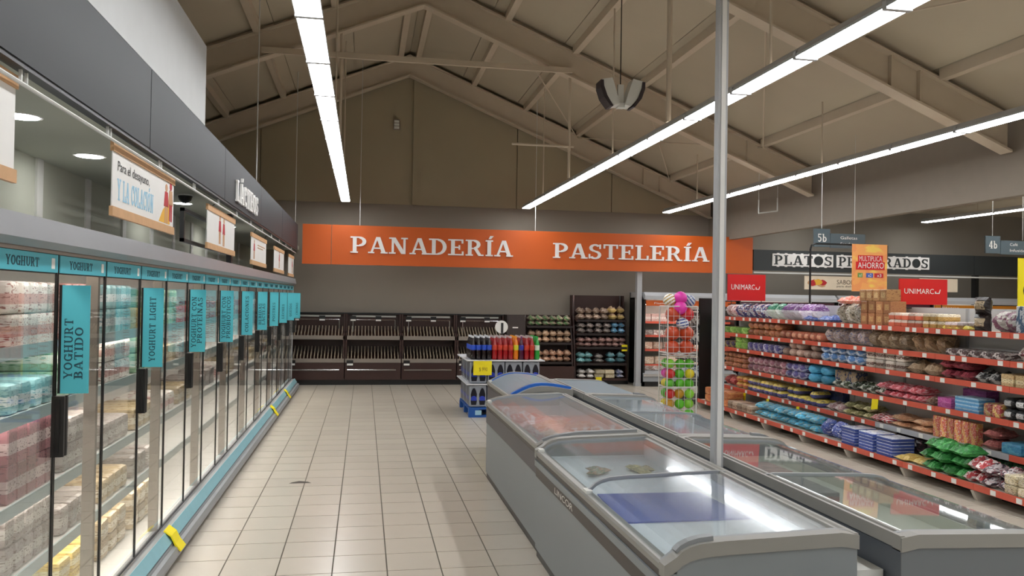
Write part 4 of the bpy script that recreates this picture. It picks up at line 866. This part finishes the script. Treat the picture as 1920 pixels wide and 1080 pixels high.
mb = MB(); mb.prism([(.06*math.cos(2*PI*i/14), .08*math.sin(2*PI*i/14)) for i in range(14)], (6.45, 6.99, 1.85), X_, Z_, -Y_, .003); mb.build('print', M['ink'], t)
def aisle_sign(x0, y, z0, txt, l1, l2, label):
    t = thing('aisle_sign', label, 'sign', (x0+.35, y, z0))
    dk = mat('slate_teal', '56646a', .5)
    box('number_plate', dk, t, x0, y-.012, z0, x0+.24, y+.012, z0+.25); box('name_plate', dk, t, x0+.25, y-.01, z0-.01, x0+.78, y+.01, z0+.19)
    mb = MB(); slab(mb, txt, (x0+.05, y-.012, z0+.07), X_, Z_, .11, .14, .004); mb.build('lettering', M['paper'], t)
    mb = MB(); sans(mb, l1, (x0+.4, y-.01, z0+.115), X_, Z_, .032*len(l1), .04); sans(mb, l2, (x0+.4, y-.01, z0+.03), X_, Z_, .032*len(l2), .04); mb.build('lettering', M['paper'], t)
    for x in (x0+.12, x0+.62): MB().tube((x, y, z0+.2), (x, y, 3.7 if x0 > 7 else roof_z(x0)), .004, 4).build('wire', M['wire'], t)
aisle_sign(6.09, 10.3, 2.47, '5b', 'Galletas', 'Snacks', 'small slate hanging sign reading 5b left of the yellow savings sign')
aisle_sign(8.78, 10.3, 2.45, '4b', 'Café', 'Infusión', 'small slate hanging sign reading 4b by the right picture edge')
t = thing('hanging_hook', 'small empty white hanging frame under the far bulkhead', 'frame', (6.9, 12.5, 3.2))
MB().path([(6.65, 13, 3.45), (6.65, 13, 3.22), (7.0, 13, 3.27), (7.0, 13, 3.5)], .012, 5).build('bar', M['wire'], t)
for x in (6.65, 7.0): MB().tube((x, 13, 3.42), (x, 13, roof_z(x)), .005, 4).build('wire', M['wire'], t)

# ------------------------------------------------------------------ empty walnut bread racks on the back wall
XB = [-1.4, -.34, .72, 1.78, 2.75]
rl = ['walnut bread rack partly behind the last fridge', 'second empty walnut bread rack from the fridges', 'third empty walnut bread rack from the fridges', 'empty walnut bread rack behind the soda pallet']
for i, (a, b) in enumerate(zip(XB, XB[1:])):
    t = thing('bread_rack', rl[i], 'rack', ((a+b)/2, 15.9, 0))
    box('back_board', M['brown'], t, a, 16.1, .1, b, 16.15, 1.36)
    box('top_rail', M['black'], t, a, 16.0, 1.33, b, 16.1, 1.36)
    box('top_strip', M['offwhite'], t, a+.12, 16.06, 1.275, b-.1, 16.1, 1.31)
    for x in (a+.005, b-.035): MB().box(x, 15.72, .1, x+.03, 16.1, .98).box(x, 15.98, .98, x+.03, 16.1, 1.34).build('side_panel', M['brown'], t)
    for (y, z, zb, dz) in ((15.74, .885, .93, .09), (15.66, .455, .5, .13)):
        box('front_rail', M['taupe'], t, a+.01, y-.02, z-.03, b-.01, y, z+.045)
        MB().prism([(y, z-.02), (16.1, z+.12), (16.1, z+.14), (y, z)], (a+.03, 0, 0), Y_, Z_, X_, b-a-.06).build('tray', M['brown'], t)
        sl = MB(); n = 16
        for k in range(n):
            x = a+.06+k*(b-a-.12)/(n-1)
            sl.prism([(y+.01, z+.01), (16.06, z+.13), (16.06, z+.13+dz), (y+.01, z+.04+dz*.4)], (x-.008, 0, 0), Y_, Z_, X_, .016)
        tag(sl.build('slat', M['slat'], t), kind='stuff')
    hp = MB(); y = 15.95
    hp.path([(a+.14, y, .98), (a+.14, y, 1.225), (b-.12, y, 1.225), (b-.12, y, .98)], .009, 5)
    hp.tube((a+.55, y, .95), (a+.55, y, 1.07), .008, 5)
    hp.build('wire_loop', M['chrome'], t)
    for x in (a+.14, a+.62):
        h_ = box('label_holder', M['black'], t, x-.055, 15.92, 1.2, x+.055, 15.945, 1.3); box('label_card', M['paper'], h_, x-.05, 15.915, 1.205, x+.05, 15.92, 1.235)
    h_ = box('label_holder', M['black'], t, a+.04, 15.625, .36, a+.16, 15.64, .47); box('label_card', M['paper'], h_, a+.045, 15.62, .375, a+.155, 15.625, .41)
    d = box('drawer', M['brown'], t, a+.01, 15.65, .1, b-.01, 15.68, .42)
    MB().tube((a+.05, 15.63, .29), (b-.1, 15.63, .29), .012, 6).build('handle', M['chrome'], d)
    box('kick', M['black'], t, a, 15.7, 0, b, 16.1, .1)
    MB().box(a, 15.68, .1, b, 16.1, .12).build('bottom', M['brown'], t)
t = thing('waste_cabinet', 'narrow dark cabinet between empty racks and the packed bread', 'cabinet', (2.94, 15.9, 0))
dk = mat('dark_taupe', '3d3330', .45)
box('body', dk, t, 2.77, 15.75, 0, 3.12, 16.15, 1.36)
box('door', dk, t, 2.79, 15.735, .1, 3.10, 15.75, 1.34)
box('card', M['paper'], t, 2.88, 15.73, 1.1, 2.99, 15.735, 1.125)
t = thing('floor_sign', 'round white sign with a black bar standing behind the soda bottles', 'sign', (2.25, 13.6, 0))
mb = MB(); mb.prism([(.11*math.cos(2*PI*i/20), .11*math.sin(2*PI*i/20)) for i in range(20)], (2.3, 13.6, 1.2), X_, Z_, Y_, .012); mb.build('disc', M['paper'], t)
box('symbol', M['ink'], t, 2.29, 13.594, 1.1, 2.33, 13.6, 1.27)
MB().tube((2.31, 13.61, 0), (2.31, 13.61, 1.12), .015, 6).build('stem', M['black'], t)
MB().lathe([(.15, 0), (.13, .03), (.02, .04)], (2.31, 13.61, 0), 14).build('base', M['black'], t)
def bread_rack(x0, x1, ztop, zs, label, yf, panel_z):
    t = thing('bread_rack', label, 'rack', ((x0+x1)/2, 15.9, 0))
    box('back_board', M['brown'], t, x0, 16.1, .05, x1, 16.15, ztop)
    for x in (x0, x1-.03): MB().prism([(yf+.1, .05), (16.1, .05), (16.1, ztop), (16.0, ztop), (yf+.2, .8)], (x, 0, 0), Y_, Z_, X_, .03).build('side_panel', M['brown'], t)
    for x in (x0+.05, x1-.07): box('upright', M['chrome'], t, x, 16.07, .3, x+.015, 16.1, ztop)
    for k, z in enumerate(zs):
        s = MB().prism([(yf+.14-k*.03, z-.02), (16.1, z+.08), (16.1, z+.1), (yf+.14-k*.03, z)], (x0+.03, 0, 0), Y_, Z_, X_, x1-x0-.06).build('shelf', M['brown'], t)
        box('front_lip', mat('espresso', '241a18', .4), s, x0+.03, yf+.12-k*.03, z-.02, x1-.03, yf+.14-k*.03, z+.025)
    box('front_panel', M['brown'], t, x0+.01, yf+.02, .1, x1-.01, yf+.05, panel_z)
    box('kick', M['black'], t, x0, yf+.08, 0, x1, 16.1, .1)
bread_rack(3.14, 4.12, 1.36, (1.13, .8, .42), 'low walnut rack filled with bagged bread', 15.6, .36)
bread_rack(4.14, 5.24, 1.77, (1.26, .99, .72, .40), 'tall walnut rack filled with bagged bread by the white column', 15.6, .08)
box_ = bpy.data.objects
rk = box_['bread_rack.005']
MB().box(4.17, 15.6, .08, 5.21, 16.1, .12).build('bottom_shelf', M['brown'], rk)
def breads(x0, x1, z, y, label, cols, style, w, h, layers=1, kind='flat'):
    if kind == 'flat': w, h, layers = w*1.15, h*.53, 2
    stock('bread_bag', label, 'bread', kind, cols, style, y, x0, x1, z, w, .24, h, layers, face='y', jit=.03)
breads(3.2, 4.06, 1.16, 15.86, 'green tied bag of bread on the upper low-rack shelf', ('b6a184', '3f8a3f', 'd6c6ae'), 'blot', .12, .19)
breads(3.2, 4.06, .83, 15.84, 'tan bag of bread on the middle low-rack shelf', ('b98d68', 'd4b18c', '8a5c3c'), 'blot', .12, .23)
breads(3.2, 4.06, .45, 15.8, 'orange tan bag of bread on the lowest low-rack shelf', ('b97c56', 'd9ad88', '8a5236'), 'blot', .12, .22)
breads(4.2, 4.85, 1.29, 15.86, 'brown sliced loaf bag on the top tall-rack shelf', ('9a7a64', 'c8b09a', '6a4a38'), 'blot', .13, .23)
breads(4.85, 5.2, 1.29, 15.86, 'yellow tied loaf bag on the top tall-rack shelf', ('d8b45a', 'c09a7a', 'ead28a'), 'top', .11, .26)
breads(4.2, 4.9, 1.02, 15.83, 'grey brown loaf bag on the second tall-rack shelf', ('6e625e', 'b8aaa0', '4a3f3c'), 'blot', .13, .2)
breads(4.9, 5.2, 1.02, 15.83, 'bright blue loaf bag on the second tall-rack shelf', ('2a94c8', '62b8dc', 'c98a4a'), 'blot', .11, .22)
breads(4.2, 5.2, .75, 15.8, 'pinkish brown loaf bag on the third tall-rack shelf', ('8a5f56', 'b08a80', '62403a'), 'blot', .12, .18)
breads(4.2, 4.5, .43, 15.78, 'left teal loaf bag on the fourth tall-rack shelf', ('5aa6a8', '8fc4c4', '3a7f86'), 'blot', .13, .2)
breads(4.5, 4.8, .43, 15.78, 'grey loaf bag between the teal ones', ('77706c', 'a8a09a', '4e4a48'), 'blot', .14, .17)
breads(4.8, 5.2, .43, 15.78, 'right teal loaf bag on the fourth tall-rack shelf', ('4f9aa6', '86bcc4', '8a7468'), 'top', .13, .2)
breads(4.2, 4.55, .125, 15.76, 'white wrapped loaf on the bottom of the tall rack', ('cfc6be', 'e6e0da', 'a89c94'), 'blot', .12, .17)
breads(4.55, 4.95, .125, 15.76, 'cream loaf pack stacked on the bottom of the tall rack', ('cdb88e', 'e0d2b0', 'a08a60'), 'band', .19, .085, 2, 'brick')
breads(4.95, 5.2, .125, 15.76, 'white and blue loaf bag on the bottom of the tall rack', ('d8dade', '6a7aa8', 'b8a8a8'), 'blot', .13, .16)
for (x, z, lab) in ((4.55, .02, 'yellow price card at the foot of the tall rack'), (5.1, .66, 'yellow price card on the third tall-rack shelf')):
    tag(MB().box(x, 15.59 if z < .1 else 15.67, z, x+.12, 15.6 if z < .1 else 15.68, z+.13).build('price_card', M['yellow'], at=(x, 15.55, z)), lab, 'price tag')

# ------------------------------------------------------------------ column and wall coolers behind
t = thing('white_column', 'slim pale column between the bread and the wall coolers', 'column', (5.33, 15.35, 0))
box('shaft', M['ltgrey'], t, 5.28, 15.3, 0, 5.38, 15.42, 2.25)
box('base', M['ltgrey'], t, 5.27, 15.29, 0, 5.39, 15.43, .06)
def cooler(x0, x1, label, head, open_=True):
    t = thing('wall_cooler', label, 'cooler', ((x0+x1)/2, 15.6, 0))
    box('back', M['offwhite'], t, x0, 16.05, .1, x1, 16.12, 1.85)
    for x in (x0, x1-.04): box('side_panel', M['black'], t, x, 15.25, 0, x+.04, 16.1, 1.74)
    MB().alongx([(15.16, 1.71), (16.1, 1.71), (16.1, 1.85), (15.24, 1.85), (15.16, 1.78)], x0, x1).build('cornice', M['ltgrey'], t)
    h = box('header', head, t, x0+.04, 15.2, 1.585, x1-.04, 15.24, 1.69)
    mb = MB(); sans(mb, 'Fiambres' if head is M['orange'] else 'Platos', (x0+.2, 15.2, 1.62), X_, Z_, .4, .035); mb.build('lettering', M['paper'], h)
    box('light_strip', M['led'], t, x0+.06, 15.3, 1.6, x1-.06, 15.34, 1.615)
    for z in (1.27, 1.0, .72, .42):
        s = box('shelf', M['white'], t, x0+.04, 15.45, z-.03, x1-.04, 16.05, z); box('price_rail', M['shelfred'], s, x0+.04, 15.44, z-.04, x1-.04, 15.45, z+.005)
    MB().alongx([(15.2, .1), (16.05, .1), (16.05, .3), (15.3, .3), (15.22, .24)], x0, x1).build('tub', M['midgrey'], t)
    box('bumper', M['chrome'], t, x0, 15.19, .2, x1, 15.22, .25)
    box('kick', M['black'], t, x0, 15.25, 0, x1, 16.0, .1)
cooler(5.4, 7.35, 'open wall cooler with orange header behind the ball cage', M['orange'])
for i, (a, b) in enumerate(((7.4, 9.5), (9.55, 11.7))): cooler(a, b, ('wall cooler with burgundy header beside the orange one', 'wall cooler with burgundy header behind the speckled sacks')[i], M['burgundy'])
amb = mat('amber_header', 'd88a2a', .5)
for i, (a, b) in enumerate(((11.75, 13.9), (13.95, 16.0))): cooler(a, b, ('wall cooler with amber header behind the right red sign', 'wall cooler with amber header at the right picture edge')[i], amb)
stock('cold_cut_packet', 'pink and white packet on the top shelf of the orange cooler', 'packet', 'box', ('d8b4aa', 'efe6e0', 'a86a64'), 'band', 15.6, 5.48, 7.0, 1.272, .16, .2, .15, 1, face='y')
stock('cold_cut_packet', 'white packet on the second shelf of the orange cooler', 'packet', 'box', ('e4dcd4', 'b89a90', '8a6a62'), 'blot', 15.6, 5.48, 7.0, 1.002, .2, .2, .1, 1, face='y')
stock('cold_cut_packet', 'peach packet on the third shelf of the orange cooler', 'packet', 'brick', ('d8a88a', 'efd4bc', 'b07a5c'), 'blot', 15.6, 5.48, 7.0, .722, .2, .2, .14, 1, face='y')
stock('cold_cut_packet', 'cream packet on the fourth shelf of the orange cooler', 'packet', 'brick', ('e0c0a0', 'f0dcc4', 'b88a68'), 'blot', 15.6, 5.48, 7.0, .422, .24, .2, .15, 1, face='y')
stock('cold_cut_packet', 'brown and white packet in the tub of the orange cooler', 'packet', 'brick', ('b89888', 'e4dad2', '8a5a4c'), 'blot', 15.5, 5.48, 7.0, .302, .17, .2, .09, 1, face='y')
# black endcap beside the gondola
t = thing('endcap_stand', 'black endcap stand with its side panel facing the aisle', 'stand', (5.5, 12.8, 0))
box('side_panel', M['black'], t, 5.37, 12.45, .06, 5.74, 12.48, 1.74)
box('back_panel', M['black'], t, 5.71, 12.48, .06, 5.74, 13.3, 1.74)
box('plinth', M['black'], t, 5.37, 12.5, 0, 5.72, 13.3, .06)
for z in (.1, .42, .72, 1.0, 1.28, 1.55): box('shelf', M['dark'], t, 5.29, 12.48, z-.02, 5.71, 13.3, z)
for j, (z, c, nm) in enumerate(((1.28, ('e4ded2', '6a5a48', 'b04a3a'), 'white and brown'), (1.0, ('d8d2c8', '3f4a5a', '8a8078'), 'white and slate'), (.42, ('cfd2d6', '2c3a6a', '9aa0aa'), 'white and navy'))):
    stock('chip_bag', nm+' bag on the black endcap stand', 'bag', 'bag', c, 'blot', 5.42, 12.5, 13.2, z, .17, .16, .22, 1)

# ------------------------------------------------------------------ soda pallet
t = thing('pallet', 'blue plastic pallet under the soda packs', 'pallet', (2.0, 12.0, 0))
pb = mat('pallet_blue', '1c56a4', .5)
for y in (11.4, 11.93, 12.46): MB().box(1.48, y, 0, 2.5, y+.1, .03).build('skid', pb, t)
for y in (11.4, 11.93, 12.46):
    for x in (1.48, 1.92, 2.36): MB().box(x, y, .03, x+.14, y+.1, .11).build('block', pb, t)
for k in range(7): box('deck_board', pb, t, 1.48, 11.4+k*.163, .11, 2.5, 11.4+k*.163+.13, .14)
box('label_card', M['lblue'], t, 1.57, 11.395, .035, 1.66, 11.4, .1)
def bottle_parts(h=.33, r=.0375):
    b = MB().lathe([(r*.85, 0), (r, .012), (r, h*.28), (r*.93, h*.36), (r, h*.45), (r, h*.6), (r*.62, h*.8), (r*.3, h*.9), (r*.3, h*.93)], (0, 0, 0), 10)
    c = MB().lathe([(r*.36, h*.92), (r*.36, h)], (0, 0, 0), 8)
    l = MB().lathe([(r*1.015, h*.4), (r*1.03, h*.44), (r*1.03, h*.6), (r*1.0, h*.62)], (0, 0, 0), 10)
    return b, c, l
SODA = {'cola': ('1c0f10', '2a4fc0', '2f3fae', 'dark cola bottle with blue label on the pallet top'), 'red': ('a0141a', 'c8402c', 'c8b8b8', 'red soda bottle on the pallet top'),
        'orange': ('e07a12', 'd8d02c', 'f0a020', 'orange soda bottle on the pallet top'), 'berry': ('4a1030', '3a3aa0', '6a2a6a', 'dark purple soda bottle between orange and red ones'), 'green': ('1f9a34', 'd8e4d0', '2cb04a', 'green soda bottle at the right end of the pallet')}
SM = {}
for k_, (c, l, cp, lab) in SODA.items():
    b_, c_, l_ = bottle_parts()
    SM[k_] = (b_.mesh('bottle', mat('soda_'+k_, c, .12, spec=.7), True), c_.mesh('cap', mat('cap_'+k_, 'e6e9ee' if k_ == 'cola' else cp, .4)), l_.mesh('label', mat('label_'+k_, l, .35), True))
front = ['cola', 'cola', 'cola', 'cola', 'red', 'red', 'red', 'red', 'orange', 'berry', 'red', 'red', 'green']
for r_ in range(6):
    for i, kx in enumerate(front):
        if r_ and kx == 'berry': kx = 'red'
        x = 1.535+i*.0775; y = 11.48+r_*.085
        o = link('soda_bottle', SM[kx][0], None, (x, y, .815)); tag(o, '%s soda bottle, %s from left in the %s row on the pallet' % (dict(cola='dark cola', red='red', orange='orange', berry='dark purple', green='green')[kx], NTH[i], ('front', 'second', 'third', 'fourth', 'fifth', 'back')[r_]), 'bottle', 'soda bottles on the pallet top')
        link('cap', SM[kx][1], o); link('label', SM[kx][2], o)
def sixpack(x, y, z, label, group):
    t = thing('bottle_pack', label, 'bottle pack', (x, y, z), group)
    for nm, me in PK: link(nm, me, t)
SIL = [(-.035, 0), (.035, 0), (.044, .05), (.04, .1), (.044, .15), (.03, .2), (.013, .235), (-.013, .235), (-.03, .2), (-.044, .15), (-.04, .1), (-.044, .05)]
def pack_print(m_, col, f):
    mb = MB()
    for o, r in (((-.06, -.181, .03), X_), ((.06, -.181, .03), X_), ((-.123, .08, .03), -Y_), ((-.123, -.08, .03), -Y_)): mb.prism([f(p) for p in SIL], o, r, Z_, r.cross(Z_), .0015 if col else .003)
    return mb.mesh('print', m_)
PK = [('wrap', brick_mesh('wrap', mat('silver_film', '9a9fa8', .25, var=.15, scale=14), .34, .244, .305, .1, 2)),
      ('bottle_print', pack_print(mat('dark_bottle_print', '14131f', .3), 1, lambda p: p)),
      ('label_print', pack_print(mat('blue_label_print', '2c41b0', .3), 0, lambda p: (p[0]*.95, p[1]*.28+.06)))]
PK[0][1].transform(Matrix.Translation((0, -.01, 0)))
for lay, z, ph in ((0, .145, 'bottom'), (1, .48, 'upper')):
    for i in range(4):
        for r_ in range(3):
            if r_ and i: continue
            sixpack(1.61+i*.255, 11.6+r_*.36, z, 'wrapped cola pack in the %s pallet layer, %s' % (ph, NTH[i]+' from left in front' if not r_ else ('middle', 'rear')[r_-1]+' of the left side'), 'cola packs, %s layer %s' % (ph, 'front' if not r_ else 'side'))
for z, nm in ((.46, 'lower'), (.795, 'upper')):
    tag(MB().box(1.44, 11.37, z, 2.56, 12.62, z+.014).build('slip_sheet', mat('white_card_sheet', 'dcdde0', .5), at=(2, 12, z)), nm+' white slip sheet between the soda layers', 'sheet')
t = thing('price_card', 'large yellow price card on the soda pallet', 'price tag', (1.65, 11.36, .6))
box('card', M['yellow'], t, 1.53, 11.355, .6, 1.79, 11.365, .8)
mb = MB(); sans(mb, '$ 990', (1.61, 11.355, .65), X_, Z_, .12, .06); mb.build('lettering', mat('olive_print', '8f7d14', .6), t)

# ------------------------------------------------------------------ ball cage
t = thing('ball_cage', 'tall white wire cage full of coloured balls', 'cage', (4.15, 10.4, 0))
CX0, CX1, CY0, CY1, CZ = 3.95, 4.36, 10.2, 10.5, 1.62
for x in (CX0, CX1):
    for y in (CY0, CY1): MB().tube((x, y, 0), (x, y, CZ), .009, 6).build('post', M['wire'], t)
for z in (.12, .55, .86, 1.0, CZ):
    MB().path([(CX0, CY0, z), (CX1, CY0, z), (CX1, CY1, z), (CX0, CY1, z), (CX0, CY0, z)], .007, 5).build('hoop', M['wire'], t)
for nm, pts in (('front', None), ('side', None)):
    g = MB()
    if nm == 'front':
        for k in range(1, 5): g.tube((CX0+k*(CX1-CX0)/5, CY0, .12), (CX0+k*(CX1-CX0)/5, CY0, CZ), .0022, 4)
        for k in range(1, 11): g.tube((CX0, CY0, .12+k*.137), (CX1, CY0, .12+k*.137), .0022, 4)
    else:
        for k in range(1, 4):
            for x in (CX0, CX1): g.tube((x, CY0+k*.075, .12), (x, CY0+k*.075, CZ), .002, 4)
        for k in range(1, 11):
            for x in (CX0, CX1): g.tube((x, CY0, .12+k*.137), (x, CY1, .12+k*.137), .002, 4)
    tag(g.build('wire_mesh', M['wire'], t), kind='stuff')
box('floor_tray', M['wire'], t, CX0, CY0, .1, CX1, CY1, .12)
box('middle_tray', M['wire'], t, CX0, CY0, .965, CX1, CY1, .97)
ballm = {k_: mat('ball_'+k_, c, .35) for k_, c in dict(basket='c2461e', red='c81c22', green='5cb82a', lime='8ad03a', yellow='e2d02a', pink='e03aa8', ochre='c8962a').items()}
vb = packmat('volley_blue', 'e6eaf0', '24479c', 'e6eaf0', 'stripe'); vg = packmat('volley_gold', 'efeee6', 'b08a2a', 'efeee6', 'stripe')
bm_ = {}
def ball(x, y, z, r, kx, label, group=None):
    m = ballm.get(kx) or {'vblue': vb, 'vgold': vg}[kx]
    if (kx, r) not in bm_: bm_[(kx, r)] = MB().sphere((0, 0, 0), r, 16, 10).mesh('ball', m, True)
    o = link('ball', bm_[(kx, r)], None, (x, y, z), rot=(rnd.uniform(0, 3), rnd.uniform(0, 3), 0)); tag(o, label, 'ball', group)
R1 = .098
for z, a, b in ((1.07, 'basket', 'basket'), (1.26, 'basket', 'basket'), (1.51, 'basket', 'red')):
    for x, kx in ((4.055, a), (4.255, b)):
        lab = '%s orange basketball in the %s row of the upper cage' % ('left' if x < 4.1 else 'right', {1.07: 'bottom', 1.26: 'middle', 1.51: 'top'}[z]) if kx == 'basket' else 'plain red ball at the upper right of the cage'
        ball(x, 10.31, z, R1, kx, lab, 'basketballs in the cage' if kx == 'basket' else None)
ball(4.19, 10.29, 1.395, .085, 'vblue', 'blue and white volleyball caught in the middle of the cage')
ball(4.03, 10.35, 1.70, .09, 'vgold', 'gold and white volleyball on top of the cage'); ball(4.16, 10.3, 1.73, .09, 'pink', 'upper bright pink ball on top of the cage'); ball(4.3, 10.34, 1.69, .085, 'vblue', 'blue and white volleyball on top of the cage'); ball(4.15, 10.27, 1.6, .09, 'pink', 'lower bright pink ball at the cage mouth')
low = [('green', 'lime', 'green'), ('ochre', 'green', 'lime'), ('red', 'ochre', 'lime'), ('green', 'green', 'green'), ('red', 'green', 'yellow'), ('lime', 'green', 'green')]
names = dict(green='mid green ball in the lower part of the cage', lime='lime green ball in the lower part of the cage', ochre='ochre ball in the lower part of the cage', red='shiny red ball in the lower part of the cage', yellow='yellow ball in the lower part of the cage')
for k, row in enumerate(low):
    for i, kx in enumerate(row):
        ball(4.02+i*.135, 10.27+(.02 if (i+k) % 2 else 0), .19+k*.133, .066, kx, names[kx].replace('in the lower part of the cage', '%s in cage layer %s from the floor' % (('left', 'middle', 'right')[i], NTH[k])), 'small balls in the cage')
    ball(4.02, 10.425, .19+k*.133, .066, ('yellow', 'yellow', 'green', 'yellow', 'pink', 'green')[k], ('yellow', 'yellow', 'green', 'yellow', 'pink', 'green')[k]+' ball against the left wires, %s layer from the floor' % NTH[k], 'balls along the cage side')
